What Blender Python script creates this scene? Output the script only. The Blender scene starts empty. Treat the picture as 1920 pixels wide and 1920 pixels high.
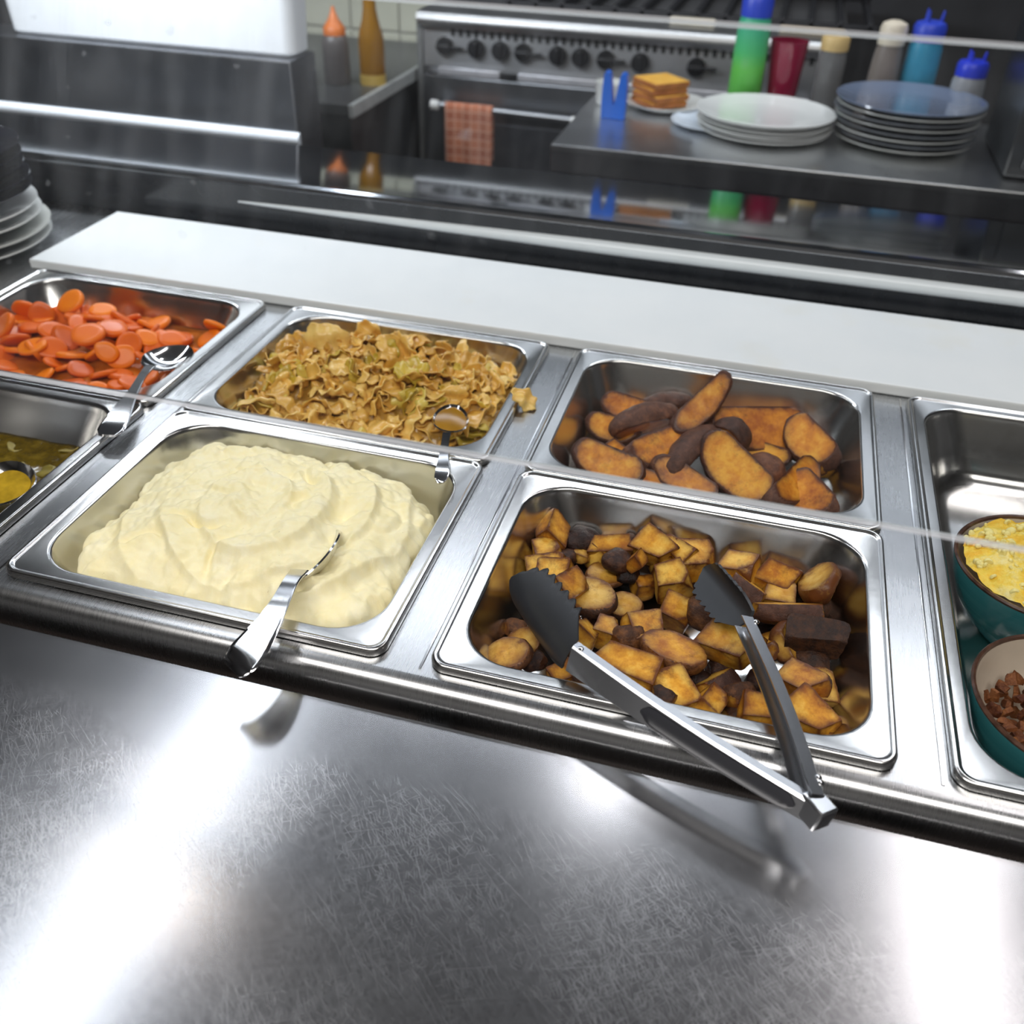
import bpy, bmesh, math, random
import numpy as np
from mathutils import Vector, Matrix, Euler, noise
R_ = random.Random(7)
PI = math.pi
sc = bpy.context.scene
COL = sc.collection

# ------------------------------------------------------------------ camera
CAM = np.array([.1756, -.456, .5004])
ROT = np.array([[.96383, .26526, .02652], [.17771, -.56478, -.80587], [-.19879, .78144, -.59150]])
FPX = 1784.66
cam_d = bpy.data.cameras.new('camera'); cam = bpy.data.objects.new('camera', cam_d); COL.objects.link(cam)
cam_d.sensor_width = 36; cam_d.sensor_fit = 'HORIZONTAL'; cam_d.lens = FPX / 1920 * 36
cam_d.clip_start = .02
m = Matrix.Identity(4)
for i in range(3):
    m[i][0] = ROT[0][i]; m[i][1] = -ROT[1][i]; m[i][2] = -ROT[2][i]; m[i][3] = CAM[i]
cam.matrix_world = m
cam_d.dof.use_dof = True; cam_d.dof.focus_distance = .76; cam_d.dof.aperture_fstop = 6.0
sc.camera = cam

# ------------------------------------------------------------------ world, lights, exposure
sc.view_settings.view_transform = 'Standard'; sc.view_settings.look = 'None'
sc.view_settings.gamma = 1; sc.view_settings.use_curve_mapping = False
sc.view_settings.exposure = -0.12
sc.cycles.use_denoising = True
sc.cycles.max_bounces = 7; sc.cycles.transparent_max_bounces = 12
sc.cycles.sample_clamp_indirect = 6
w = bpy.data.worlds.new('world'); sc.world = w; w.use_nodes = True
w.node_tree.nodes['Background'].inputs[0].default_value = (.5, .55, .62, 1)
w.node_tree.nodes['Background'].inputs[1].default_value = .3

def lamp(name, loc, size, energy, color, aim=None):
    l = bpy.data.lights.new(name, 'AREA'); l.shape = 'RECTANGLE'; l.size, l.size_y = size
    l.energy = energy; l.color = color
    o = bpy.data.objects.new(name, l); COL.objects.link(o); o.location = loc
    if aim:
        d = Vector(aim) - Vector(loc); o.rotation_euler = d.to_track_quat('-Z', 'Y').to_euler()
    return o
COOL = (.86, .92, 1.0); WARM = (1.0, .80, .62); NEUT = (1.0, .96, .92)
lamp('ceiling_strip_light', (-1.04, .66, 1.60), (.10, 1.5), 6.6, COOL)
lamp('ceiling_strip_light', (.92, .88, 1.60), (.08, 1.3), 5.0, (1, .95, .95))
lamp('ceiling_strip_light', (-.1, 1.75, 1.60), (2.9, .16), 24, COOL)
lamp('fill_panel_light', (.1, -.95, 1.62), (2.2, .7), 42, NEUT)  # unseen fill panel added behind the camera
lamp('spot_lamp', (.03, 1.30, 1.58), (.05, .11), 1.5, (.95, .96, 1.0))
lamp('warm_lamp', (-.95, .64, 1.58), (.10, .16), .6, WARM)
lamp('bin_fill_light', (-1.05, 1.02, .62), (.9, .06), 11, COOL, (-1.0, 1.3, .2))  # added to brighten the white bin, no shelf holds it

# ------------------------------------------------------------------ helpers
def ray(u, v):
    return np.array([(u - 960) / FPX, (v - 960) / FPX, 1.0]) @ ROT
def at(u, v, z):
    d = ray(u, v); p = CAM + d * ((z - CAM[2]) / d[2]); return Vector(p)
def aty(u, v, y):
    d = ray(u, v); return Vector(CAM + d * ((y - CAM[1]) / d[1]))

def tag(o, label=None, cat=None, group=None, kind=None):
    if label: o['label'] = label
    if cat: o['category'] = cat
    if group: o['group'] = group
    if kind: o['kind'] = kind
    return o
def thing(name, label, cat, loc=(0, 0, 0), group=None, rz=0):
    o = bpy.data.objects.new(name, None); COL.objects.link(o); o.location = loc; o.rotation_euler = (0, 0, rz)
    o.empty_display_size = .02
    return tag(o, label, cat, group)

class MB:
    """collects shapes in one mesh"""
    def __init__(s): s.v = []; s.f = []; s.m = []; s.fl = []
    def add(s, v, f, mi=0, flat=None):
        b = len(s.v); s.v += [tuple(p) for p in v]; s.f += [tuple(i + b for i in q) for q in f]
        s.m += [mi] * len(f) if isinstance(mi, int) else list(mi)
        s.fl += [False] * len(f) if flat is None else flat
        return s
    def bm(s, b, mi=0, flat=None):
        b.verts.ensure_lookup_table(); b.verts.index_update()
        s.add([v.co[:] for v in b.verts], [[v.index for v in f.verts] for f in b.faces], mi, flat); b.free(); return s
    def box(s, x0, x1, y0, y1, z0, z1, bev=0, mi=0, seg=2, M=None):
        b = bmesh.new(); bmesh.ops.create_cube(b, size=1)
        for v in b.verts:
            v.co = Vector(((x0 + x1) / 2 + v.co.x * (x1 - x0), (y0 + y1) / 2 + v.co.y * (y1 - y0), (z0 + z1) / 2 + v.co.z * (z1 - z0)))
        if bev: bmesh.ops.bevel(b, geom=b.edges[:], offset=bev, segments=seg, profile=.5, affect='EDGES')
        b.normal_update(); fl = [max(abs(c) for c in f.normal) > .9999 for f in b.faces]
        if M is not None: b.transform(M)
        return s.bm(b, mi, fl)
    def loft(s, rings, cap0=False, cap1=False, close=True, mi=0, closev=False):
        n = len(rings[0]); v = [p for r in rings for p in r]; f = []
        K = len(rings)
        for k in range(K if closev else K - 1):
            a, c = k * n, ((k + 1) % K) * n
            for i in range(n if close else n - 1):
                j = (i + 1) % n; f.append((a + i, a + j, c + j, c + i))
        if cap0: f.append(tuple(range(n))[::-1])
        if cap1: f.append(tuple((K - 1) * n + i for i in range(n)))
        return s.add(v, f, mi)
    def lathe(s, prof, n=48, c=(0, 0, 0), mi=0, cap0=False, cap1=False):
        rings = [[(c[0] + r * math.cos(2 * PI * i / n), c[1] + r * math.sin(2 * PI * i / n), c[2] + z) for i in range(n)] for r, z in prof]
        return s.loft(rings, cap0, cap1, True, mi)
    def tube(s, pts, rad, n=10, mi=0, cap=True):
        pts = [Vector(p) for p in pts]; rings = []
        for k, p in enumerate(pts):
            t = (pts[min(k + 1, len(pts) - 1)] - pts[max(k - 1, 0)]).normalized()
            a = t.cross(Vector((0, 0, 1)));
            if a.length < 1e-3: a = t.cross(Vector((0, 1, 0)))
            a.normalize(); b = a.cross(t)
            r = rad[k] if isinstance(rad, (list, tuple)) else rad
            rings.append([p + r * (math.cos(2 * PI * i / n) * a + math.sin(2 * PI * i / n) * b) for i in range(n)])
        return s.loft(rings, cap, cap, True, mi)
    def build(s, name, mats, parent=None, loc=(0, 0, 0), smooth=True, angle=40, weld=False):
        me = bpy.data.meshes.new(name); me.from_pydata(s.v, [], s.f)
        mats = mats if isinstance(mats, (list, tuple)) else [mats]
        for q in mats: me.materials.append(q)
        if len(mats) > 1: me.polygons.foreach_set('material_index', s.m)
        b = bmesh.new(); b.from_mesh(me)
        if weld: bmesh.ops.remove_doubles(b, verts=b.verts, dist=1e-6)
        bmesh.ops.recalc_face_normals(b, faces=b.faces); b.to_mesh(me); b.free()
        if smooth:
            me.polygons.foreach_set('use_smooth', [not q for q in s.fl] if len(s.fl) == len(me.polygons) else [True] * len(me.polygons))
            try: me.set_sharp_from_angle(angle=math.radians(angle))
            except Exception: pass
            if any(s.fl) and len(s.fl) == len(me.polygons): me.polygons.foreach_set('use_smooth', [not q for q in s.fl])
        o = bpy.data.objects.new(name, me); COL.objects.link(o); o.location = loc
        if parent is not None: o.parent = parent
        return o

def rrect(x0, x1, y0, y1, r, z, n=8):
    out = []
    for cx, cy, a0 in ((x1 - r, y1 - r, 0), (x0 + r, y1 - r, PI / 2), (x0 + r, y0 + r, PI), (x1 - r, y0 + r, 1.5 * PI)):
        for i in range(n + 1):
            a = a0 + PI / 2 * i / n; out.append((cx + r * math.cos(a), cy + r * math.sin(a), z))
    return out

# ------------------------------------------------------------------ materials
MATS = {}
class N:
    def __init__(s, name):
        s.mat = bpy.data.materials.new(name); s.mat.use_nodes = True; s.t = s.mat.node_tree
        s.p = s.t.nodes['Principled BSDF']; s.out = s.t.nodes['Material Output']; MATS[name] = s.mat
    def n(s, typ, **kw):
        q = s.t.nodes.new(typ)
        for k, v in kw.items():
            if k.startswith('i_'):
                key = k[2:]; key = int(key) if key.isdigit() else key
                if hasattr(v, 'is_linked'): s.t.links.new(v, q.inputs[key])
                else: q.inputs[key].default_value = v
            else: setattr(q, k, v)
        return q
    def l(s, a, b): s.t.links.new(a, b)
    def set(s, **kw):
        for k, v in kw.items():
            k = k.replace('_', ' ')
            if hasattr(v, 'is_linked'): s.l(v, s.p.inputs[k])
            else: s.p.inputs[k].default_value = v if not isinstance(v, tuple) or len(v) == 4 or s.p.inputs[k].type == 'VECTOR' else (*v, 1)
        return s
    def coord(s, kind='Object', scale=(1, 1, 1), rot=(0, 0, 0)):
        tc = s.n('ShaderNodeTexCoord'); mp = s.n('ShaderNodeMapping'); s.l(tc.outputs[kind], mp.inputs[0])
        mp.inputs['Scale'].default_value = scale; mp.inputs['Rotation'].default_value = rot; return mp.outputs[0]
    def noise(s, vec, scale, detail=4, rough=.55, dist=0):
        q = s.n('ShaderNodeTexNoise'); s.l(vec, q.inputs['Vector']); q.inputs['Scale'].default_value = scale
        q.inputs['Detail'].default_value = detail; q.inputs['Roughness'].default_value = rough; q.inputs['Distortion'].default_value = dist
        return q.outputs['Fac']
    def ramp(s, fac, stops, interp='LINEAR'):
        q = s.n('ShaderNodeValToRGB'); s.l(fac, q.inputs[0]); e = q.color_ramp.elements; q.color_ramp.interpolation = interp
        while len(e) < len(stops): e.new(.5)
        for el, (p, c) in zip(e, stops):
            el.position = p; el.color = (c, c, c, 1) if isinstance(c, (int, float)) else (*c, 1)
        return q.outputs[0]
    def math(s, op, a, b=None, c=None):
        q = s.n('ShaderNodeMath', operation=op)
        for i, x in enumerate((a, b, c)):
            if x is None: continue
            if hasattr(x, 'is_linked'): s.l(x, q.inputs[i])
            else: q.inputs[i].default_value = x
        return q.outputs[0]
    def mix(s, fac, a, b, mode='MIX'):
        q = s.n('ShaderNodeMix', data_type='RGBA', blend_type=mode)
        for i, x in ((0, fac), (6, a), (7, b)):
            if hasattr(x, 'is_linked'): s.l(x, q.inputs[i])
            else: q.inputs[i].default_value = x if not isinstance(x, tuple) or len(x) == 4 else (*x, 1)
        return q.outputs[2]
    def bump(s, h, strength=.3, dist=.002):
        q = s.n('ShaderNodeBump'); s.l(h, q.inputs['Height']); q.inputs['Strength'].default_value = strength
        q.inputs['Distance'].default_value = dist; s.l(q.outputs[0], s.p.inputs['Normal']); return s

def plain(name, col, rough=.5, metal=0, var=.12, scale=30, **kw):
    k = N(name); v = k.coord()
    f = k.noise(v, scale, 5)
    c1 = tuple(c * (1 - var) for c in col); c2 = tuple(min(1, c * (1 + var)) for c in col)
    k.set(Base_Color=k.ramp(f, [(.3, c1), (.7, c2)]), Roughness=rough, Metallic=metal, **kw)
    return k.mat

def steel(name, col=(.62, .62, .63), rough=.25, brush=(3, 90, 3), amt=.12, bump=.02, smudge=.12):
    k = N(name); v = k.coord(scale=brush); v2 = k.coord()
    f = k.noise(v, 14, 5, .6); g = k.noise(v2, 9, 5, .6)
    r = k.math('ADD', k.math('MULTIPLY', f, amt), k.math('MULTIPLY', g, smudge))
    r = k.math('ADD', r, rough - .5 * (amt + smudge))
    c1 = tuple(c * .9 for c in col)
    k.set(Base_Color=k.ramp(g, [(.25, c1), (.75, col)]), Metallic=1.0, Roughness=r)
    k.bump(f, bump, .001)
    return k.mat

STEEL_DECK = steel('deck_steel', (.50, .505, .51), .27, (70, 3, 3), .10, .008, .16)
STEEL_PAN = steel('pan_steel', (.66, .655, .64), .20, (12, 12, 12), .08, .02, .14)
STEEL_POL = steel('polished_steel', (.72, .73, .75), .07, (2, 60, 2), .03, .004, .05)
STEEL_DARK = steel('dull_steel', (.40, .41, .43), .36, (2, 50, 2), .12, .03, .2)
STEEL_BRIGHT = steel('bright_steel', (.78, .78, .78), .12, (30, 30, 30), .04, .005, .06)
STEEL_RANGE = steel('range_steel', (.66, .67, .69), .42, (2, 60, 60), .1, .02, .1)
BLACK = plain('black_plastic', (.012, .012, .014), .38)
BLACK_RUB = plain('charcoal_nylon', (.022, .024, .028), .42)
DARK = plain('dark_void', (.02, .02, .022), .6)

def counter_mat():
    k = N('scratched_steel'); base = k.coord(); tot = None
    # every set: straight scratches, one per random cell (angle, cells per metre along, across, share of cells used, width in cells)
    sets = ((14, 16, 190, .22, .050), (-22, 18, 230, .34, .055), (33, 14, 210, .50, .050), (44, 20, 260, .50, .055), (58, 20, 240, .46, .055), (-48, 22, 210, .26, .050), (74, 24, 230, .30, .055), (-66, 22, 260, .26, .055), (100, 26, 230, .20, .055),
            (36, 60, 400, .44, .09), (8, 64, 400, .30, .09), (60, 70, 400, .40, .09), (-75, 66, 400, .30, .09), (-30, 90, 480, .32, .11), (50, 84, 480, .45, .11), (88, 90, 480, .30, .11), (22, 120, 560, .40, .13), (70, 130, 560, .40, .13), (-40, 120, 560, .34, .13))
    tc = k.n('ShaderNodeTexCoord').outputs['Object']
    nzv = k.n('ShaderNodeTexNoise'); k.l(tc, nzv.inputs['Vector']); nzv.inputs['Scale'].default_value = 5; nzv.inputs['Detail'].default_value = 1
    sb = k.n('ShaderNodeVectorMath', operation='SCALE'); k.l(nzv.outputs['Color'], sb.inputs[0]); sb.inputs['Scale'].default_value = .009
    wv = k.n('ShaderNodeVectorMath', operation='ADD'); k.l(tc, wv.inputs[0]); k.l(sb.outputs[0], wv.inputs[1])
    for i, (ang, fx, fy, p, w_) in enumerate(sets):
        vr = k.n('ShaderNodeVectorRotate', rotation_type='Z_AXIS'); k.l(wv.outputs[0], vr.inputs['Vector']); vr.inputs['Angle'].default_value = math.radians(ang)
        v = k.n('ShaderNodeMapping'); k.l(vr.outputs[0], v.inputs[0]); v.inputs['Scale'].default_value = (fx, fy, 0); v.inputs['Location'].default_value = (i * 3.13 + 40, i * 1.71 + 60, 0)
        fl = k.n('ShaderNodeVectorMath', operation='FLOOR'); k.l(v.outputs[0], fl.inputs[0]); fr = k.n('ShaderNodeVectorMath', operation='FRACTION'); k.l(v.outputs[0], fr.inputs[0])
        wn = k.n('ShaderNodeTexWhiteNoise', noise_dimensions='3D'); k.l(fl.outputs[0], wn.inputs['Vector'])
        hs = k.n('ShaderNodeSeparateXYZ'); k.l(wn.outputs['Color'], hs.inputs[0]); fs = k.n('ShaderNodeSeparateXYZ'); k.l(fr.outputs[0], fs.inputs[0])
        xc = k.math('SUBTRACT', fs.outputs[0], .5)
        cen = k.math('ADD', k.math('ADD', .25, k.math('MULTIPLY', hs.outputs[1], .5)), k.math('MULTIPLY', xc, k.math('SUBTRACT', hs.outputs[2], .5)))
        ends = k.math('MAXIMUM', k.math('SUBTRACT', 1, k.math('POWER', k.math('MULTIPLY', k.math('ABSOLUTE', xc), 2.0), 3)), 0)
        d = k.math('ABSOLUTE', k.math('SUBTRACT', fs.outputs[1], cen))
        ln = k.math('MAXIMUM', k.math('SUBTRACT', 1, k.math('DIVIDE', d, w_)), 0)
        gate = k.math('MULTIPLY', k.math('LESS_THAN', hs.outputs[0], p), k.math('ADD', .25, k.math('MULTIPLY', wn.outputs['Value'], .75)))
        ln = k.math('MULTIPLY', k.math('MULTIPLY', ln, ends), gate)
        tot = ln if tot is None else k.math('MAXIMUM', tot, ln)
    area = k.ramp(k.noise(base, 7, 3, .5), [(.34, .30), (.60, 1.0)])
    sx = k.n('ShaderNodeSeparateXYZ'); k.l(base, sx.inputs[0])
    rear = k.n('ShaderNodeMapRange'); k.l(sx.outputs[1], rear.inputs[0]); rear.inputs[1].default_value = -.06; rear.inputs[2].default_value = -.12; rear.inputs[3].default_value = .12; rear.inputs[4].default_value = 1.0
    tot = k.math('MULTIPLY', k.math('MULTIPLY', tot, area), rear.outputs[0])
    g = k.noise(base, 9, 3, .5)
    tot = k.math('MULTIPLY', tot, .68)
    col = k.mix(tot, k.ramp(g, [(.3, (.47, .47, .485)), (.7, (.53, .53, .54))]), (.98, .98, .98))
    r = k.math('ADD', k.math('ADD', .175, k.math('MULTIPLY', g, .07)), k.math('MULTIPLY', tot, .45))
    k.set(Base_Color=col, Metallic=1.0, Roughness=r)
    return k.mat
COUNTER = counter_mat()

# ------------------------------------------------------------------ the room
wallm = plain('dark_wall_paint', (.085, .088, .095), .6, 0, .2, 6)
ceilm = plain('ceiling_tile_grey', (.17, .17, .175), .8, 0, .1, 8)
floorm = plain('quarry_tile_floor', (.10, .07, .06), .5, 0, .25, 12)
sidem = plain('grey_wall_paint', (.16, .16, .165), .7, 0, .12, 4)
def slab(name, a, mat):
    o = MB().box(*a).build(name, mat, smooth=False); o['kind'] = 'structure'; return o
slab('floor', (-3.4, 2.8, -3.2, 3.2, -1.0, -.9), floorm)
slab('ceiling', (-3.4, 2.8, -3.2, 3.2, 1.66, 1.76), ceilm)
slab('wall_back', (-3.4, 2.8, 3.1, 3.2, -.9, 1.66), wallm)
slab('wall_left', (-3.4, -3.3, -3.2, 3.1, -.9, 1.66), sidem)
slab('wall_right', (2.7, 2.8, -3.2, 3.1, -.9, 1.66), sidem)
slab('wall_front', (-3.3, 2.7, -3.2, -3.1, -.9, 1.66), plain('cream_wall_paint', (.46, .45, .43), .7, 0, .06, 4))

# ------------------------------------------------------------------ serving counter in the foreground
c = thing('serving_counter', 'scratched stainless steel serving counter in the foreground before the food pans', 'counter', (0, 0, 0))
b = MB(); b.box(-1.5, 1.4, -.42, -.029, -.026, -.02, .0015); b.build('counter_top', COUNTER, c)
b = MB(); b.box(-1.5, 1.4, -.42, -.414, -.07, -.026); b.box(-1.5, 1.4, -.034, -.029, -.06, -.026); b.build('edge_flange', STEEL_DECK, c)
for x in (-1.2, 0, 1.1):
    b = MB(); b.box(x - .012, x + .012, -.40, -.03, -.10, -.026); b.box(x - .012, x + .012, -.06, -.02, -.34, -.08); b.build('bracket', STEEL_DARK, c)

# ------------------------------------------------------------------ steam table
PITCH, PW, PD = .3594, .325, .265
COLX = [-2 * PITCH, -PITCH, 0, PITCH, 2 * PITCH]
st = thing('steam_table', 'stainless steel steam table deck holding four columns of food pans', 'steam table', (0, 0, -.9))
def deck():
    xs = [-1.5]; ys = [-.006, .013, .517, .766]
    for x in COLX: xs += [x + .013, x + PW - .013]
    xs += [1.4]; B = MB(); nx = len(xs)
    v = [(x, y, .9) for y in ys for x in xs]; f = []
    for j in range(3):
        for i in range(nx - 1):
            if j == 1 and i % 2 == 1: continue
            f.append((j * nx + i, j * nx + i + 1, (j + 1) * nx + i + 1, (j + 1) * nx + i))
    B.add(v, f)
    o = B.build('deck_plate', STEEL_DECK, st, smooth=False)
    md = o.modifiers.new('thick', 'SOLIDIFY'); md.thickness = .002; md.offset = -1 if o.data.polygons[0].normal.z > 0 else 1
    # rolled front lip
    prof = [(-.006, .9)] + [(-.006 - .0135 * math.sin(a), .8865 + .0135 * math.cos(a)) for a in np.linspace(0, PI / 2, 13)][1:]
    prof += [(-.0195, .878), (-.0185, .866), (-.0165, .862), (-.014, .864), (-.0145, .89)]
    B = MB(); B.loft([[(x, y, z) for y, z in prof] for x in np.linspace(-1.5, 1.4, 30)], True, True, False)
    B.build('front_lip', STEEL_DECK, st)
    B = MB(); B.box(-1.5, 1.4, .012, .76, 0, .75); B.build('cabinet_body', STEEL_DARK, st, smooth=False)
    for x in COLX:
        B = MB(); B.loft([rrect(x + .013, x + PW - .013, .013, .517, .02, z, 3) for z in (.897, .755)], False, True)
        B.build('well_liner', STEEL_DARK, st)
    # pressed bead lines between the columns
    for x in COLX[1:]:
        B = MB()
        B.box(x - .0065, x - .0045, .0, .53, .9, .9008, .0003); B.build('deck_seam', STEEL_BRIGHT, st)
deck()

def pan(name, label, x0, y0, x1, y1, depth, mat=STEEL_PAN, step=True, z=.001, tilt=0):
    L, D = x1 - x0, y1 - y0
    prof = [(0, .0, .013), (0, .0045, .013), (.0008, .0062, .013), (.0024, .0068, .012), (.0040, .0062, .011), (.0048, .0052, .010), (.006, .0050, .010),
            (.0135, .0050, .042), (.0150, .0046, .042), (.0162, .0030, .042), (.0170, -.004, .042)]
    if step: prof += [(.0185, -.0150, .042), (.0200, -.0165, .042), (.0222, -.0172, .042), (.0236, -.0190, .042)]
    ins = .036
    prof += [(ins, -depth + .014, .045), (ins + .003, -depth + .006, .045), (ins + .009, -depth + .001, .045), (ins + .018, -depth, .040), (ins + .05, -depth, .02)]
    rings = [rrect(i, L - i, i, D - i, r, z, 9) for i, z, r in prof]
    B = MB(); B.loft(rings, False, True)
    out = [(0, .0, .013), (.0012, .0010, .013), (.0158, .0030, .042), (.0178, -.005, .042), (.0245, -.0195, .042), (ins + .001, -depth + .01, .045), (ins + .012, -depth - .0012, .045)]
    B.loft([rrect(i, L - i, i, D - i, r, z, 9) for i, z, r in out], False, True)
    o = B.build(name, mat, None, (x0, y0, z), angle=50, weld=True)
    tag(o, label, 'food pan'); return o
PANS = {}
def half(col, row): x = COLX[col]; return (x, row * PD, x + PW, row * PD + PD)
PANS['carrot'] = pan('food_pan', 'steel half pan of sliced carrots in orange broth, beside the plate stack', *half(0, 1), .068)
PANS['soup'] = pan('food_pan', 'steel half pan of green vegetable broth in front of the carrot pan', *half(0, 0), .068)
PANS['cabbage'] = pan('food_pan', 'steel half pan of stewed cabbage behind the mashed potato', *half(1, 1), .068)
PANS['mash'] = pan('food_pan', 'steel half pan heaped with mashed potato', *half(1, 0), .068)
PANS['wedge'] = pan('food_pan', 'steel half pan of long roasted potato wedges against the white board', *half(2, 1), .068)
PANS['cube'] = pan('food_pan', 'steel half pan of roasted potato chunks with tongs lying in it', *half(2, 0), .068)
PANS['full'] = pan('food_pan', 'deep full size steel pan holding two teal bowls', COLX[3], 0, COLX[3] + PW, 2 * PD, .066)

# ------------------------------------------------------------------ cutting board
def board():
    k = N('white_polyethylene'); v = k.coord(); f = k.noise(v, 7, 5, .6); g = k.noise(k.coord(scale=(6, 160, 1)), 6, 4)
    st_ = k.ramp(k.noise(v, 9, 3), [(.60, 0.0), (.78, .35)])
    col = k.mix(st_, k.ramp(f, [(.3, (.74, .77, .78)), (.7, (.80, .82, .82))]), (.70, .66, .52))
    k.set(Base_Color=col, Roughness=.42); k.bump(g, .05, .001)
    b = MB(); b.box(0, 1.95, 0, .198, 0, .013, .0025)
    o = b.build('cutting_board', k.mat, None, (-.742, .537, .0005)); o.rotation_euler.z = -.002
    tag(o, 'long white plastic cutting board along the back of the steam table', 'cutting board')
board()

# ------------------------------------------------------------------ food generators
def ico(sub):
    b = bmesh.new(); bmesh.ops.create_icosphere(b, subdivisions=sub, radius=1)
    v = np.array([x.co[:] for x in b.verts]); f = np.array([[q.index for q in x.verts] for x in b.faces]); b.free(); return v, f
ICO = {s: ico(s) for s in (3, 4)}
def nz(p, s, seed): return noise.noise(Vector((p[0] * s + seed * 7.3, p[1] * s - seed * 3.1, p[2] * s + seed)))

def potato_mesh(name, radii, planes, mats, seed, sub=4, rough=.0007, lump=.0015, edge=.0034):
    """an ellipsoid potato cut by flat planes: cut faces are flesh (material 0), the rest is skin (material 1)"""
    V, F = ICO[sub]; rad = np.array(radii); v = V * rad
    for k in range(len(v)):                                  # lumpy skin
        v[k] += V[k] * lump * nz(v[k], 90, seed)
    skin = v.copy()
    hit = np.zeros(len(v), int)
    P = [(np.array(n, float) / np.linalg.norm(n), d) for n, d in planes]
    for it in range(6):
        for i, (n, d) in enumerate(P):
            s = v @ n - d; q = s > 0
            v[q] -= np.outer(s[q], n) * (1.0 if it > 1 else .7); hit[q] = i + 1
    # how close a cut vertex is to the next face or to the skin: the browned edge
    dist = np.full(len(v), 1.0)
    S = np.stack([d - v @ n for n, d in P], 1) if P else np.ones((len(v), 1))
    srt = np.sort(S, 1)
    if S.shape[1] > 1: dist = srt[:, 1]
    ell = (1 - np.linalg.norm(v / rad, axis=1)) * rad.min()
    dist = np.minimum(dist, np.abs(ell))
    br = np.exp(-np.maximum(dist, 0) / edge)
    moved = np.linalg.norm(v - skin, axis=1) > 1e-6
    for k in range(len(v)):
        v[k] += V[k] * rough * (nz(v[k], 220, seed + 2) + .6 * nz(v[k], 480, seed + 5))
    me = bpy.data.meshes.new(name); me.from_pydata(v.tolist(), [], F.tolist())
    for q in mats: me.materials.append(q)
    mi = [0 if moved[f].sum() >= 2 else 1 for f in F]
    me.polygons.foreach_set('material_index', mi); me.polygons.foreach_set('use_smooth', [True] * len(F))
    a = me.attributes.new('brown', 'FLOAT', 'POINT'); a.data.foreach_set('value', br.astype(np.float32))
    try: me.set_sharp_from_angle(angle=math.radians(42))
    except Exception: pass
    return me

def flesh_mat(name, light, mid, dark, char, rough=.32, amt=1.0, coat=.25):
    k = N(name); v = k.coord()
    at_ = k.n('ShaderNodeAttribute', attribute_name='brown'); info = k.n('ShaderNodeObjectInfo')
    off = k.n('ShaderNodeVectorMath', operation='ADD'); k.l(v, off.inputs[0])
    sc_ = k.n('ShaderNodeVectorMath', operation='SCALE'); k.l(info.outputs['Location'], sc_.inputs[0]); sc_.inputs['Scale'].default_value = 23; k.l(sc_.outputs[0], off.inputs[1])
    f = k.noise(off.outputs[0], 70, 5, .65); g = k.noise(off.outputs[0], 260, 3, .6)
    f2 = k.math('ADD', f, k.math('MULTIPLY', k.math('SUBTRACT', info.outputs['Random'], .5), .28))
    f2 = k.math('ADD', f2, k.math('MULTIPLY', k.math('SUBTRACT', k.noise(off.outputs[0], 24, 2, .5), .5), .5))
    col = k.ramp(f2, [(.30, light), (.50, mid), (.74, dark)])
    br = k.math('MULTIPLY', k.math('MULTIPLY', at_.outputs['Fac'], k.math('ADD', k.math('MULTIPLY', f, 1.5), .35)), amt)
    br = k.math('ADD', br, k.math('MULTIPLY', k.math('MAXIMUM', k.math('SUBTRACT', k.noise(off.outputs[0], 38, 5, .75), .54), 0), 3.2))
    col = k.mix(k.math('MINIMUM', br, 1.0), col, char)
    k.set(Base_Color=col, Roughness=k.math('ADD', rough, k.math('MULTIPLY', g, .25)), Coat_Weight=coat * .4, Coat_Roughness=.3, Specular_IOR_Level=.3)
    k.set(Subsurface_Weight=.0)
    k.bump(k.math('ADD', f, k.math('MULTIPLY', g, .5)), .35, .0012)
    return k.mat
def skin_mat(name, a, b_, c_, rough=.42):
    k = N(name); v = k.coord(); f = k.noise(v, 120, 6, .7); g = k.noise(v, 420, 4, .7)
    info = k.n('ShaderNodeObjectInfo')
    f2 = k.math('ADD', f, k.math('MULTIPLY', k.math('SUBTRACT', info.outputs['Random'], .5), .3))
    k.set(Base_Color=k.ramp(f2, [(.3, a), (.55, b_), (.78, c_)]), Roughness=rough + .08, Specular_IOR_Level=.3)
    k.bump(k.math('ADD', f, g), .6, .0016); return k.mat
CUBE_F = flesh_mat('roast_potato_flesh', (.88, .54, .095), (.74, .35, .030), (.42, .135, .009), (.12, .036, .008))
CUBE_S = skin_mat('roast_potato_skin', (.022, .011, .008), (.075, .028, .011), (.22, .085, .024))
PALE_F = flesh_mat('pale_potato_flesh', (.82, .53, .13), (.72, .40, .060), (.54, .24, .025), (.15, .055, .012))
WEDGE_F = flesh_mat('wedge_flesh', (.76, .37, .040), (.62, .225, .016), (.36, .095, .008), (.07, .020, .008), amt=1.35)
WEDGE_S = skin_mat('wedge_skin', (.045, .02, .014), (.10, .042, .026), (.20, .085, .045))
CHAR_F = skin_mat('charred_skin', (.010, .005, .005), (.032, .013, .009), (.11, .042, .017), .36)

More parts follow.
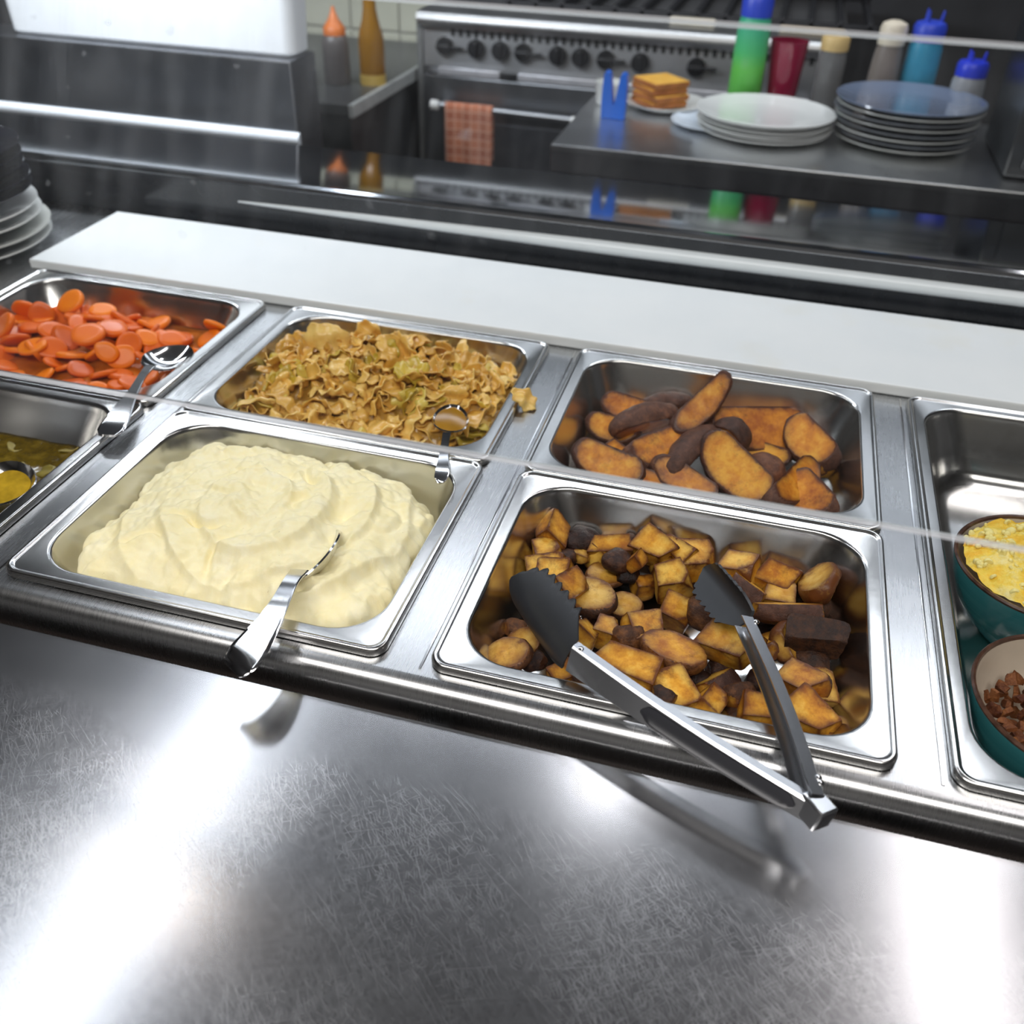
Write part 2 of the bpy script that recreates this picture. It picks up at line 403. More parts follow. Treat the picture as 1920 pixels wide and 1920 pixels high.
def settle(me, M, x0, y0, x1, y1, ins=.0215, zmin=-.0645):
    V = np.array([M @ v.co for v in me.vertices]); lo, hi = V.min(0), V.max(0); d = [0, 0, 0]
    zt = max(0., min(1., (lo[2] + .064) / .05)); ins = ins + .010 * (1 - zt)
    for k, (a, b_) in enumerate(((x0 + ins, x1 - ins), (y0 + ins, y1 - ins))):
        if lo[k] < a: d[k] = a - lo[k]
        elif hi[k] > b_: d[k] = b_ - hi[k]
    if lo[2] < zmin: d[2] = zmin - lo[2]
    return Matrix.Translation(d) @ M
def inst(name, me, M, label, cat, group):
    o = bpy.data.objects.new(name, me); COL.objects.link(o); o.matrix_world = M
    return tag(o, label, cat, group)

# ---- roasted potato chunks: (px, py, z, width px, kind, turn deg, tilt x, tilt y, label)
CH = [
 (1001, 990, -.022, 62, 'half', 100, 40, -8, 'tall golden chunk standing against the back left corner of the chunk pan'),
 (1020, 1032, -.028, 46, 'cube', 30, 12, 0, 'small golden cube just in front of the tall corner chunk'),
 (986, 1062, -.028, 62, 'half', 35, 28, -14, 'golden chunk touching the tip of the dark tong head'),
 (1043, 994, -.036, 40, 'char', 10, 0, 0, 'charred crumb of potato beside the tall corner chunk'),
 (1093, 1008, -.030, 62, 'char', 20, 8, 0, 'blackened lump of potato near the back wall of the chunk pan'),
 (1152, 1004, -.026, 62, 'bar', 8, 25, 0, 'flat golden chunk lying on top beside the blackened lump'),
 (1132, 1036, -.034, 44, 'cube', 60, 10, 8, 'golden chunk tucked under the flat golden chunk'),
 (1176, 1020, -.028, 38, 'dark', 80, 10, 0, 'dark skinned scrap behind the charred onion lump'),
 (1060, 1044, -.034, 44, 'char', 60, 0, 12, 'charred onion scrap in front of the blackened lump'),
 (1090, 1042, -.034, 28, 'pale', 0, 0, 0, 'small olive coloured scrap between two charred pieces'),
 (1232, 988, -.018, 66, 'half', -25, 35, 10, 'large golden chunk leaning on the back wall of the chunk pan'),
 (1277, 998, -.018, 58, 'bar', -40, 30, 8, 'golden slab beside the large chunk at the back wall'),
 (1222, 1016, -.024, 56, 'dark', -20, -25, 0, 'dark skinned chunk below the large chunk at the back wall'),
 (1252, 1030, -.028, 46, 'cube', 25, 10, 20, 'amber chunk below the golden slab at the back wall'),
 (1160, 1052, -.026, 58, 'char', 0, 10, 10, 'charred onion lump in the middle of the chunk pan back row'),
 (1197, 1050, -.018, 30, 'cube', 70, 30, 0, 'small orange scrap sitting on the charred onion lump'),
 (1177, 1078, -.036, 44, 'char', 40, 0, 0, 'black scrap in front of the charred onion lump'),
 (1207, 1096, -.042, 36, 'cube', 35, 15, 0, 'small golden cube in front of the charred onion lump'),
 (1259, 1085, -.028, 58, 'cube', 30, 14, -6, 'bright golden cube in the middle of the chunk pan'),
 (1299, 1046, -.026, 60, 'cube', 28, 12, 10, 'golden cube behind the bright cube in the middle'),
 (1136, 1078, -.040, 66, 'slice', 20, 10, 0, 'pale potato slice lying under the charred onion lump'),
 (1036, 1080, -.026, 64, 'half', 20, 15, -10, 'browned chunk at the serrated edge of the dark tong head'),
 (1064, 1102, -.020, 62, 'cube', 55, 24, 6, 'amber wedge shaped chunk above the half moon slice'),
 (1108, 1120, -.028, 88, 'slice', -15, 14, 4, 'half moon potato slice near the dark tong head'),
 (1170, 1136, -.040, 62, 'slice', 10, 18, 0, 'small potato slice to the side of the half moon slice'),
 (1055, 1166, -.034, 54, 'cube', 70, 10, 0, 'orange brown chunk beside the root of the dark tong head'),
 (1101, 1188, -.028, 56, 'half', 80, 20, 20, 'upright pale edged slice beside the joint of the dark tong head'),
 (1136, 1180, -.034, 44, 'cube', 85, 10, -6, 'narrow orange chunk next to the upright pale edged slice'),
 (1208, 1176, -.030, 66, 'half', 45, 25, 5, 'golden chunk with brown skin in the middle of the chunk pan'),
 (1180, 1196, -.034, 58, 'dark', 20, 10, 0, 'brown skinned chunk before the middle golden chunk'),
 (1269, 1146, -.040, 58, 'cube', -15, 20, 12, 'orange pyramid shaped chunk on the bare pan floor'),
 (940, 1226, -.026, 82, 'slice', 0, 12, -14, 'round pale potato slice in the front left corner of the chunk pan'),
 (978, 1210, -.034, 70, 'slice', 30, 12, -40, 'pale slice leaning behind the round corner slice'),
 (958, 1176, -.040, 40, 'dark', 0, 0, 0, 'dark scrap under the dark tong head'),
 (1000, 1240, -.046, 48, 'char', 40, 0, 0, 'charred scrap beside the leaning pale slice'),
 (1052, 1264, -.042, 44, 'cube', 40, 10, 0, 'small orange chunk under the near tong arm'),
 (1084, 1266, -.044, 44, 'dark', 10, 0, 0, 'brown scrap under the near tong arm'),
 (1178, 1252, -.022, 108, 'bar', -12, 14, 6, 'large pale golden slab behind the near tong arm'),
 (1262, 1222, -.020, 112, 'bigdark', -14, 24, 0, 'large dark skinned potato half in the middle of the chunk pan'),
 (1262, 1296, -.026, 86, 'half', -40, 20, 14, 'pale chunk with a loose skin flap behind the near tong arm'),
 (1246, 1304, -.014, 40, 'dark', -20, 10, 0, 'loose square of brown skin on the pale chunk'),
 (1387, 1055, -.024, 62, 'cube', -20, 14, -10, 'golden cube behind the black tong head'),
 (1454, 1082, -.028, 68, 'half', -10, 20, 10, 'golden chunk with a dark pit behind the brown bar'),
 (1401, 1106, -.028, 62, 'tan', -30, 14, 10, 'tan skinned chunk leaning on the black tong head'),
 (1462, 1120, -.034, 58, 'pale', 5, 8, 0, 'pale flat chunk behind the brown bar'),
 (1479, 1146, -.020, 112, 'tanbar', 6, 30, 0, 'long brown skinned bar right of the black tong head'),
 (1538, 1094, -.016, 96, 'tall', 80, 35, 20, 'tallest golden potato end against the back right corner of the chunk pan'),
 (1318, 1152, -.036, 60, 'dark', -40, 16, 10, 'dark edged chunk behind the cut potato half'),
 (1366, 1200, -.016, 92, 'half', -15, 34, -10, 'large cut potato half beside the far tong arm'),
 (1480, 1206, -.030, 62, 'pale', 80, 34, 0, 'pale chunk standing beside the dark brown block'),
 (1549, 1196, -.018, 96, 'darkbox', 3, 24, 0, 'dark brown skinned block at the right wall of the chunk pan'),
 (1520, 1242, -.036, 62, 'dark', 10, 10, 0, 'dark chunk under the dark brown block'),
 (1440, 1210, -.034, 54, 'tan', 80, 20, 20, 'brown chunk just right of the far tong arm'),
 (1497, 1276, -.024, 76, 'half', -25, 18, -6, 'golden faceted chunk before the dark brown block'),
 (1562, 1300, -.030, 66, 'pale', 20, 26, 10, 'rounded golden chunk at the right wall of the chunk pan'),
 (1344, 1284, -.036, 70, 'tan', 60, 14, 0, 'olive brown chunk between the two tong arms'),
 (1384, 1300, -.032, 56, 'dark', 30, 14, 0, 'curled brown onion scrap between the two tong arms'),
 (1310, 1272, -.042, 48, 'char', 0, 0, 0, 'charred scrap behind the pale chunk with the flap'),
 (1334, 1318, -.028, 52, 'cube', 60, 22, 10, 'small golden triangle at the front wall of the chunk pan'),
 (1424, 1330, -.028, 66, 'half', 15, 20, 0, 'golden chunk left of the far tong arm at the front wall'),
 (1518, 1340, -.026, 86, 'half', -20, 20, 8, 'golden slice right of the far tong arm at the front wall'),
 (1570, 1360, -.036, 56, 'pale', 80, 30, 10, 'small pale chunk in the front right corner of the chunk pan'),
 (1428, 1272, -.040, 56, 'char', 10, 0, 0, 'charred scrap behind the far tong arm'),
 (1386, 1344, -.044, 52, 'dark', 0, 0, 0, 'dark scrap at the front wall between the tong arms'),
 (1300, 1110, -.050, 44, 'char', 0, 0, 0, 'thin black crumb by the black tong head'),
 (1350, 1255, -.046, 56, 'char', 50, 0, 0, 'charred scrap under the cut potato half'),
 (1215, 1262, -.046, 56, 'char', 20, 0, 0, 'charred scrap beside the large pale slab'),
 (1440, 1165, -.046, 50, 'char', 20, 0, 0, 'charred scrap under the long brown bar'),
 (1120, 1150, -.048, 50, 'dark', 20, 0, 0, 'brown scrap under the half moon slice'),
 (1550, 1140, -.044, 50, 'dark', 20, 0, 0, 'brown scrap below the tallest potato end'),
]
def jit(r, a): return r.uniform(-a, a)
def build_chunks():
    r = random.Random(11)
    for i, (u, v, z, wpx, kind, turn, tx, ty, lab) in enumerate(CH):
        c = at(u, v, z); dep = float(ROT[2] @ (np.array(c) - CAM)); s = 1.16 * wpx * dep / FPX / 2
        F, S = CUBE_F, CUBE_S
        pl = []
        def cut(n, d): pl.append(((n[0] + jit(r, .16), n[1] + jit(r, .16), n[2] + jit(r, .16)), d))
        if kind == 'cube':
            rad = (s * 1.9, s * 1.8, s * 1.6); cut((1, 0, 0), s * .9); cut((-1, 0, 0), s * .9); cut((0, 1, 0), s * .75); cut((0, -1, 0), s * .75); cut((0, 0, 1), s * .62); cut((.5, -.6, .8), s * .95)
        elif kind == 'bar':
            rad = (s * 1.6, s * 1.3, s * 1.1); cut((0, 0, 1), s * .38); cut((0, -1, .1), s * .5); cut((0, 1, .2), s * .55); cut((1, .2, 0), s * .95); cut((-1, .3, 0), s * .95)
        elif kind == 'half':
            rad = (s * 1.42, s * 1.22, s * 1.0); cut((0, 0, 1), s * .36); cut((0, -1, .15), s * .60); cut((-1, .2, .1), s * .88); cut((.85, -.4, .2), s * .86); cut((.2, 1, .1), s * .8)
        elif kind == 'tall':
            rad = (s * 1.05, s * .62, s * .8); cut((0, 1, .1), s * .30); cut((-.2, -1, .3), s * .50); F = PALE_F; S = CUBE_F
        elif kind == 'slice':
            rad = (s * 1.02, s * .86, s * .5); cut((0, 0, 1), s * .17); cut((0, 0, -1), s * .17); F = PALE_F
        elif kind == 'pale':
            rad = (s * 1.3, s * 1.15, s * 1.0); cut((0, 0, 1), s * .45); cut((1, 0, .1), s * .86); cut((0, -1, .1), s * .66); cut((-.9, .3, .2), s * .95); F = PALE_F; S = CUBE_F
        elif kind in ('tan', 'tanbar'):
            k = .52 if kind == 'tanbar' else 1
            rad = (s * 1.35, s * 1.0 * k, s * .8 * k); cut((1, 0, .1), s * .95); cut((-1, 0, .1), s * .95); cut((0, 1, .5), s * .42 * k); cut((0, -1, 0), s * .8 * k); S = WEDGE_S if i % 2 else CUBE_S
        elif kind == 'bigdark':
            rad = (s * 1.02, s * .66, s * .62); cut((0, .55, 1), s * .20)
        elif kind == 'darkbox':
            rad = (s * 1.45, s * .85, s * .8); cut((1, 0, 0), s * .95); cut((-1, 0, 0), s * .95); cut((0, 1, .2), s * .5); cut((0, -1, .3), s * .52); cut((0, 0, 1), s * .55); F = S = CUBE_S
        elif kind == 'dark':
            rad = (s * 1.15, s * .95, s * .8); cut((0, 1, .3), s * .55); cut((1, .1, 0), s * .9); cut((-.8, -.6, .2), s * .9)
        else:
            rad = (s, s * .85, s * .6); cut((.7, -.7, .3), s * .75); cut((-.8, .5, .4), s * .75); F = S = CHAR_F
        me = potato_mesh('potato_chunk', rad, pl, [F, S], i + 1, 4, .0006, .0022 if kind == 'char' else .0012)
        M = Matrix.Translation(c) @ Matrix.Rotation(math.radians(turn), 4, 'Z') @ Matrix.Rotation(math.radians(-tx) * -1, 4, 'X') @ Matrix.Rotation(math.radians(ty), 4, 'Y')
        M = settle(me, M, *half(2, 0))
        inst('potato_chunk', me, M, lab, 'potato', 'roasted potato chunks in the pan')
build_chunks()

# ---- potato wedges: end A px, end B px, zA, zB, half thickness px, roll deg (0 = ridge up), label
WD = [
 (1130, 752, 1222, 772, -.026, -.024, 24, -40, 'small orange wedge at the far left of the wedge pan'),
 (1084, 786, 1176, 812, -.030, -.028, 26, -50, 'second small orange wedge by the left wall of the wedge pan'),
 (1196, 772, 1296, 756, -.026, -.022, 22, 178, 'brown skinned wedge lying behind the dark wedge'),
 (1150, 806, 1268, 776, -.016, -.018, 27, 175, 'dark skinned wedge lying skin up near the left wall'),
 (1262, 812, 1362, 704, -.014, .034, 26, -62, 'tall wedge propped upright above the rest of the pile'),
 (1322, 800, 1512, 806, -.018, -.022, 44, -70, 'long thick orange wedge across the back of the pile'),
 (1140, 838, 1184, 868, -.036, -.036, 24, -60, 'reddish wedge end between two left wedges'),
 (1060, 836, 1184, 892, -.022, -.030, 34, -48, 'orange wedge at the front left corner of the wedge pan'),
 (1170, 892, 1246, 910, -.034, -.034, 26, -60, 'brown orange wedge touching the front wall of the wedge pan'),
 (1172, 864, 1318, 812, -.026, -.020, 38, -96, 'dim broad wedge with a black upper edge'),
 (1258, 884, 1336, 808, -.020, -.010, 26, 170, 'purple brown wedge lying skin up in the middle'),
 (1340, 800, 1400, 836, -.008, -.016, 28, 160, 'brown rounded wedge end on top of the middle'),
 (1228, 866, 1346, 930, -.020, -.030, 28, -40, 'narrow orange wedge pointing to the front wall'),
 (1330, 820, 1440, 940, .000, -.026, 42, -72, 'big triangular orange wedge at the front of the pile'),
 (1386, 842, 1480, 862, -.034, -.034, 24, -74, 'pale wedge under the long thick wedge'),
 (1440, 940, 1522, 872, -.020, -.022, 32, -62, 'orange wedge right of the big triangular wedge'),
 (1506, 900, 1578, 964, -.022, -.026, 38, -66, 'rounded orange wedge in the front right corner of the wedge pan'),
 (1528, 796, 1600, 876, -.012, -.022, 36, -70, 'orange wedge against the right wall of the wedge pan'),
 (1508, 806, 1540, 882, -.020, -.028, 26, -80, 'slim orange wedge beside the right wall wedge'),
 (1404, 868, 1466, 900, -.036, -.036, 26, 175, 'brown wedge hidden behind the big triangular wedge'),
 (1480, 830, 1530, 866, -.034, -.034, 26, 170, 'brown wedge end under the long thick wedge'),
 (1540, 880, 1600, 880, -.038, -.038, 26, 175, 'dark wedge low beside the right wall'),
]
def build_wedges():
    for i, (ua, va, ub, vb, za, zb, hpx, roll, lab) in enumerate(WD):
        A, B = at(ua, va, za), at(ub, vb, zb); c = (A + B) / 2; d = B - A; L = d.length / 2
        dep = float(ROT[2] @ (np.array(c) - CAM)); h = 1.38 * hpx * dep / FPX
        a = math.radians(37)
        # skin belly at -z, two cut faces meet in a ridge at +z
        pl = [((.06 * (-1) ** i, math.cos(a), math.sin(a)), h * .42), ((.04, -math.cos(a), math.sin(a)), h * .42)]
        if i % 3 == 0: pl.append(((1, .3, .2), L * .93))
        me = potato_mesh('potato_wedge', (L * 1.10, h * .98, h * .95), pl, [WEDGE_F, WEDGE_S], i + 40, 4, .0006, .0016, .0022)
        x = d.normalized(); y = Vector((0, 0, 1)).cross(x).normalized(); zv = x.cross(y)
        M = Matrix((x, y, zv)).transposed().to_4x4()
        M = Matrix.Translation(c) @ M @ Matrix.Rotation(math.radians(roll if abs(roll) > 150 else roll * .22), 4, 'X')
        M = settle(me, M, *half(2, 1)) if i != 4 else M
        inst('potato_wedge', me, M, lab, 'potato wedge', 'roasted wedges in the pan')
build_wedges()

def clamp_in(x, y, z, W_=PW, D_=PD, gap=.0006):
    """keep a point (pan-centred) off the sloping pan walls and rounded corners"""
    ins = (.0172 if z > -.004 else .0205 if z > -.0165 else .0238 if z > -.019 else .0236 + (-.019 - z) * .36) + gap
    hx, hy, r = W_ / 2 - ins, D_ / 2 - ins, .042
    x = max(-hx, min(hx, x)); y = max(-hy, min(hy, y))
    ox, oy = abs(x) - (hx - r), abs(y) - (hy - r)
    if ox > 0 and oy > 0:
        l = math.hypot(ox, oy)
        if l > r: x = math.copysign(hx - r + ox * r / l, x); y = math.copysign(hy - r + oy * r / l, y)
    return x, y
# ---- mashed potato: a dome inside its outline with spiral ridges
MASH_PX = [(132, 1080), (140, 1022), (180, 965), (226, 922), (288, 880), (332, 858), (400, 823), (490, 822), (575, 826), (640, 848), (705, 872), (762, 906), (806, 936),
           (834, 968), (826, 1004), (796, 1050), (768, 1096), (738, 1140), (692, 1170), (610, 1190), (540, 1186), (470, 1166), (380, 1138), (300, 1120), (210, 1102)]
def build_mash():
    k = N('mashed_potato'); v = k.coord(); f = k.noise(v, 45, 6, .65); g = k.noise(v, 260, 4, .6)
    sp = k.ramp(k.noise(v, 330, 2, .5), [(.74, 0.0), (.80, 1.0)])
    col = k.ramp(f, [(.3, (.93, .82, .46)), (.6, (.95, .87, .57)), (.8, (.95, .89, .66))])
    k.set(Base_Color=k.mix(k.math('MULTIPLY', sp, .45), col, (.35, .26, .10)), Roughness=.5, Specular_IOR_Level=.3, Subsurface_Weight=.1, Subsurface_Radius=(.012, .008, .004), Subsurface_Scale=.5)
    k.bump(k.math('ADD', f, k.math('MULTIPLY', g, .35)), .35, .002)
    x0, y0, x1, y1 = half(1, 0)
    cx, cy = (x0 + x1) / 2, (y0 + y1) / 2
    zs = [-.012] * len(MASH_PX)
    pts = []
    for (u, vv) in MASH_PX:
        p = at(u, vv, -.012); pts.append((min(max(p.x, x0 + .021), x1 - .021) - cx, min(max(p.y, y0 + .021), y1 - .018) - cy))
    ang = np.array([math.atan2(p[1], p[0]) for p in pts]); rr = np.array([math.hypot(*p) for p in pts])
    o = np.argsort(ang); ang, rr = ang[o], rr[o]
    def R(t): return np.interp((t + PI) % (2 * PI) - PI, np.r_[ang[-1] - 2 * PI, ang, ang[0] + 2 * PI], np.r_[rr[-1], rr, rr[0]])
    sw = at(480, 948, .012); sx, sy = sw.x - cx, sw.y - cy                     # swirl centre
    tr = [at(*q, .012) for q in ((640, 960), (630, 1010), (600, 1050), (560, 1085), (545, 1130))]   # spoon trough
    nt, nr = 420, 150; V = []; F = []
    for a in range(nt):
        t = 2 * PI * a / nt - PI; Rt = float(R(t)) * (1 + .035 * nz((math.cos(t) * 3, math.sin(t) * 3, 0), 2.2, 3) + .022 * nz((math.cos(t), math.sin(t), 0), 12, 4) + .012 * nz((math.cos(t), math.sin(t), 0), 34, 6))
        for b in range(nr + 1):
            q = b / nr; s = 1 - (1 - q) ** 1.25
            x, y = Rt * s * math.cos(t), Rt * s * math.sin(t)
            dome = -.014 + .034 * (1 - s ** 2.8)
            edge = max(0, (s - .90) / .10)
            dx, dy = x - sx, y - sy; rd = math.hypot(dx, dy); th = math.atan2(dy, dx)
            wob = .012 * nz((x, y, 0), 14, 8)
            ph = (rd + wob) / .034 - th / (2 * PI)
            fr = ph - math.floor(ph); ridge = (fr / .82 if fr < .82 else (1 - fr) / .18)
            ridge = ridge ** 1.6
            amp = .0056 * min(1, rd / .02) * (1 - .7 * edge) * (.45 + .9 * max(0, nz((x, y, .3), 11, 21) + .35))
            h = dome + amp * (ridge - .4)
            h += .0054 * nz((x, y, 0), 30, 1) + .0030 * max(0, nz((x, y, 4), 55, 12)) + .0018 * nz((x, y, 0), 85, 2) * (1 + 2.2 * edge)
            h += .0012 * nz((x, y, 0), 190, 5)
            h -= .0046 * max(0, 1 - abs(nz((x, y, 2), 26, 31)) / .16) * (.3 + max(0, nz((x, y, 1), 18, 44)) * 2.2)
            h -= .030 * edge ** 2.4
            d = min(((Vector((x + cx, y + cy)) - p.xy).length + (0 if i < 3 else .004)) for i, p in enumerate(tr))
            h -= .010 * math.exp(-(d / .013) ** 2)
            e2 = 1 + .05 * edge * nz((x, y, h), 60, 9)
            h = max(h, -.060); V.append((*clamp_in(x * e2, y * e2, h), h))
    for a in range(nt):
        for b in range(nr):
            i0, i1 = a * (nr + 1) + b, ((a + 1) % nt) * (nr + 1) + b
            F.append((i0, i0 + 1, i1 + 1, i1) if b else (i0, i0 + 1, i1 + 1))
    me = MB().add(V, F); ob = me.build('mashed_potato', k.mat, None, (cx, cy, 0), angle=180)
    # skirt down to the pan floor keeps the mound solid
    ms = bmesh.new(); ms.from_mesh(ob.data)
    bmesh.ops.remove_doubles(ms, verts=ms.verts, dist=1e-6)
    bd = [e for e in ms.edges if len(e.link_faces) == 1]
    ex = bmesh.ops.extrude_edge_only(ms, edges=bd)
    for q in ex['geom']:
        if isinstance(q, bmesh.types.BMVert): q.co.z = -.063; q.co.x *= .86; q.co.y *= .84
    bmesh.ops.recalc_face_normals(ms, faces=ms.faces); ms.to_mesh(ob.data); ms.free()
    ob.data.polygons.foreach_set('use_smooth', [True] * len(ob.data.polygons))
    tag(ob, 'pale yellow mound of mashed potato swirled by the spoon', 'mashed potato')
build_mash()

# ---- shared: rough heap surface inside a pan
def heap(name, x0, y0, x1, y1, ins, zfun, mat, label, cat, n=90, kind=None, rough=.003, seed=1):
    V = []; F = []; nx, ny = n, int(n * (y1 - y0) / (x1 - x0))
    cx, cy = (x0 + x1) / 2, (y0 + y1) / 2; r = .03
    for j in range(ny + 1):
        for i in range(nx + 1):
            a, b_ = 2 * i / nx - 1, 2 * j / ny - 1
            hx, hy = (x1 - x0) / 2 - ins, (y1 - y0) / 2 - ins
            x, y = a * hx, b_ * hy
            ox, oy = abs(x) - (hx - r), abs(y) - (hy - r)
            if ox > 0 and oy > 0:                      # rounded corners
                l = math.hypot(ox, oy); l2 = max(ox, oy); x = math.copysign(hx - r + ox * l2 / l, x); y = math.copysign(hy - r + oy * l2 / l, y)
            z = zfun(x, y) + rough * nz((x, y, 0), 45, seed) + rough * .5 * nz((x, y, 0), 130, seed + 3)
            V.append((*clamp_in(x, y, z), z))
    for j in range(ny):
        for i in range(nx):
            q = j * (nx + 1) + i; F.append((q, q + 1, q + nx + 2, q + nx + 1))
    per = [i for i in range(nx + 1)] + [j * (nx + 1) + nx for j in range(1, ny + 1)] + [ny * (nx + 1) + i for i in range(nx - 1, -1, -1)] + [j * (nx + 1) for j in range(ny - 1, 0, -1)]
    base = len(V)
    for p in per: V.append((V[p][0] * .85, V[p][1] * .84, -.063))
    K = len(per)
    for i in range(K): F.append((per[i], base + i, base + (i + 1) % K, per[(i + 1) % K]))
    o = MB().add(V, F).build(name, mat, None, (cx, cy, 0), angle=180)
    return tag(o, label, cat, kind=kind)

# ---- stewed cabbage
def leaf_mat(name, cols, rough=.24, trans=.0):
    k = N(name); v = k.coord(); info = k.n('ShaderNodeObjectInfo'); f = k.noise(v, 60, 5, .6); g = k.noise(k.coord(scale=(30, 220, 30)), 3, 4, .6)
    f2 = k.math('ADD', k.math('MULTIPLY', f, .6), k.math('MULTIPLY', info.outputs['Random'], .42))
    k.set(Base_Color=k.ramp(f2, [(.28, cols[0]), (.5, cols[1]), (.74, cols[2])]), Roughness=rough + .1, Coat_Weight=.45, Coat_Roughness=.1, Subsurface_Weight=.15, Subsurface_Radius=(.006, .004, .002), Subsurface_Scale=.4)
    k.bump(k.math('ADD', g, f), .35, .0015); return k.mat
CAB = leaf_mat('stewed_cabbage', ((.56, .29, .035), (.78, .455, .085), (.85, .58, .17)))
CABG = leaf_mat('olive_cabbage', ((.42, .28, .015), (.60, .42, .04), (.72, .55, .11)))
BROTH = plain('amber_broth', (.30, .15, .012), .12, 0, .3, 40, Coat_Weight=.6, Coat_Roughness=.05)
def sheet(seed, L, W_, curl, fold, thick=.0014, n=10):
    r = random.Random(seed); V = []; F = []
    f1, f2, p1, p2 = r.uniform(200, 420), r.uniform(300, 560), r.uniform(0, 6), r.uniform(0, 6); ca = r.uniform(0, PI)
    top, bot = [], []
    for j in range(n + 1):
        for i in range(n + 1):
            a, b_ = 2 * i / n - 1, 2 * j / n - 1
            sc_ = 1 + .22 * nz((a, b_, 0), 2.2, seed)
            x, y = a * L * sc_ * math.sqrt(1 - .45 * b_ * b_), b_ * W_ * sc_ * math.sqrt(1 - .45 * a * a)
            d = x * math.cos(ca) + y * math.sin(ca); e = -x * math.sin(ca) + y * math.cos(ca)
            z = fold * math.sin(d * f1 + p1) + .45 * fold * math.sin(e * f2 + p2) + fold * .8 * nz((x, y, 0), 75, seed) - curl * (e * e) * 22
            top.append(Vector((x, y, z)))
    for q, p in enumerate(top):
        V.append(p + Vector((0, 0, thick / 2)))
    for q, p in enumerate(top):
        V.append(p - Vector((0, 0, thick / 2)))
    m_ = (n + 1) ** 2
    for j in range(n):
        for i in range(n):
            q = j * (n + 1) + i; F.append((q, q + 1, q + n + 2, q + n + 1)); F.append((m_ + q, m_ + q + n + 1, m_ + q + n + 2, m_ + q + 1))
    per = [i for i in range(n + 1)] + [j * (n + 1) + n for j in range(1, n + 1)] + [n * (n + 1) + i for i in range(n - 1, -1, -1)] + [j * (n + 1) for j in range(n - 1, 0, -1)]
    for i in range(len(per)):
        a, c_ = per[i], per[(i + 1) % len(per)]; F.append((a, m_ + a, m_ + c_, c_))
    return V, F
def mesh_only(name, V, F, mats):
    me = bpy.data.meshes.new(name); me.from_pydata([tuple(p) for p in V], [], F)
    b = bmesh.new(); b.from_mesh(me); bmesh.ops.recalc_face_normals(b, faces=b.faces); b.to_mesh(me); b.free()
    for q in mats: me.materials.append(q)
    me.polygons.foreach_set('use_smooth', [True] * len(me.polygons)); return me
def build_cabbage():
    x0, y0, x1, y1 = half(1, 1); cx, cy = (x0 + x1) / 2, (y0 + y1) / 2
    hx, hy = .132, .100; SP = at(846, 782, .012); SPX, SPY = SP.x - cx, SP.y - cy
    def zf(x, y):
        g = -.020 + .040 * math.exp(-(((x + .01) / .11) ** 2 + ((y - .025) / .075) ** 2) * 1.3)
        g -= .026 * math.exp(-(((x - SPX) / .030) ** 2 + ((y - SPY) / .030) ** 2))
        g += .010 * math.exp(-(((x - .10) / .05) ** 2 + ((y - .02) / .08) ** 2)) + .014 * math.exp(-(((x + .085) / .04) ** 2 + ((y + .02) / .06) ** 2)) - .012 * max(0, -y / .1)
        return g
    CABB = leaf_mat('cabbage_mass', ((.30, .15, .012), (.50, .28, .05), (.66, .42, .11)), .2)
    heap('cabbage_broth', x0, y0, x1, y1, .025, lambda x, y: zf(x, y) - .004, CABB, 'amber cooking broth and shreds under the stewed cabbage', 'broth', 130, 'stuff', .009, 5)
    r = random.Random(5)
    kinds = []
    for s in range(16):
        L = r.uniform(.013, .026); V, F = sheet(100 + s, L, L * r.uniform(.35, .8), r.uniform(.2, 1.0), r.uniform(.0026, .0042), .0016, 16)
        kinds.append(mesh_only('cabbage_piece', V, F, [CABG if s % 11 == 0 else CAB]))
    pts = []; tries = 0
    while len(pts) < 270 and tries < 9000:
        tries += 1; x, y = r.uniform(-hx, hx), r.uniform(-hy, hy)
        if (abs(x) / hx) ** 5 + (abs(y) / hy) ** 5 > 1 or math.hypot(x - SPX, y - SPY) < .021: continue
        if all((x - a) ** 2 + (y - b_) ** 2 > .0090 ** 2 for a, b_ in pts): pts.append((x, y))
    for i, (x, y) in enumerate(pts):
        e = max(abs(x) / hx, abs(y) / hy); k = .6 if e > .85 else 1
        M = Matrix.Translation((cx + x, cy + y, zf(x, y) + r.uniform(-.004, .005))) @ Euler((r.gauss(0, .55) * k - .15, r.gauss(0, .55) * k, r.uniform(0, 6.28))).to_matrix().to_4x4() @ Matrix.Scale(r.uniform(.75, 1.15), 4)
        me_ = r.choice(kinds); M = settle(me_, M, x0, y0, x1, y1)
        inst('cabbage_piece', me_, M, 'tan stewed cabbage piece in the cabbage heap', 'cabbage', 'stewed cabbage pieces in the pan')
    # the pieces that stick out
    V, F = sheet(77, .021, .017, .9, .004)
    for u, v, z, e, me_, lab in ((612, 634, .030, (1.1, .2, .3), kinds[2], 'pointed cabbage piece standing up at the back of the heap'),
                            (768, 690, .022, (.25, .1, .9), mesh_only('cabbage_piece', V, F, [CABG]), 'flat olive cabbage leaf on top of the heap'),
                            (985, 748, .010, (.5, .6, .2), kinds[9], 'shred of cabbage hanging over the pan rim')):
        p = at(u, v, z); inst('cabbage_piece', me_, Matrix.Translation(p) @ Euler(e).to_matrix().to_4x4(), lab, 'cabbage', 'stewed cabbage pieces in the pan')
build_cabbage()

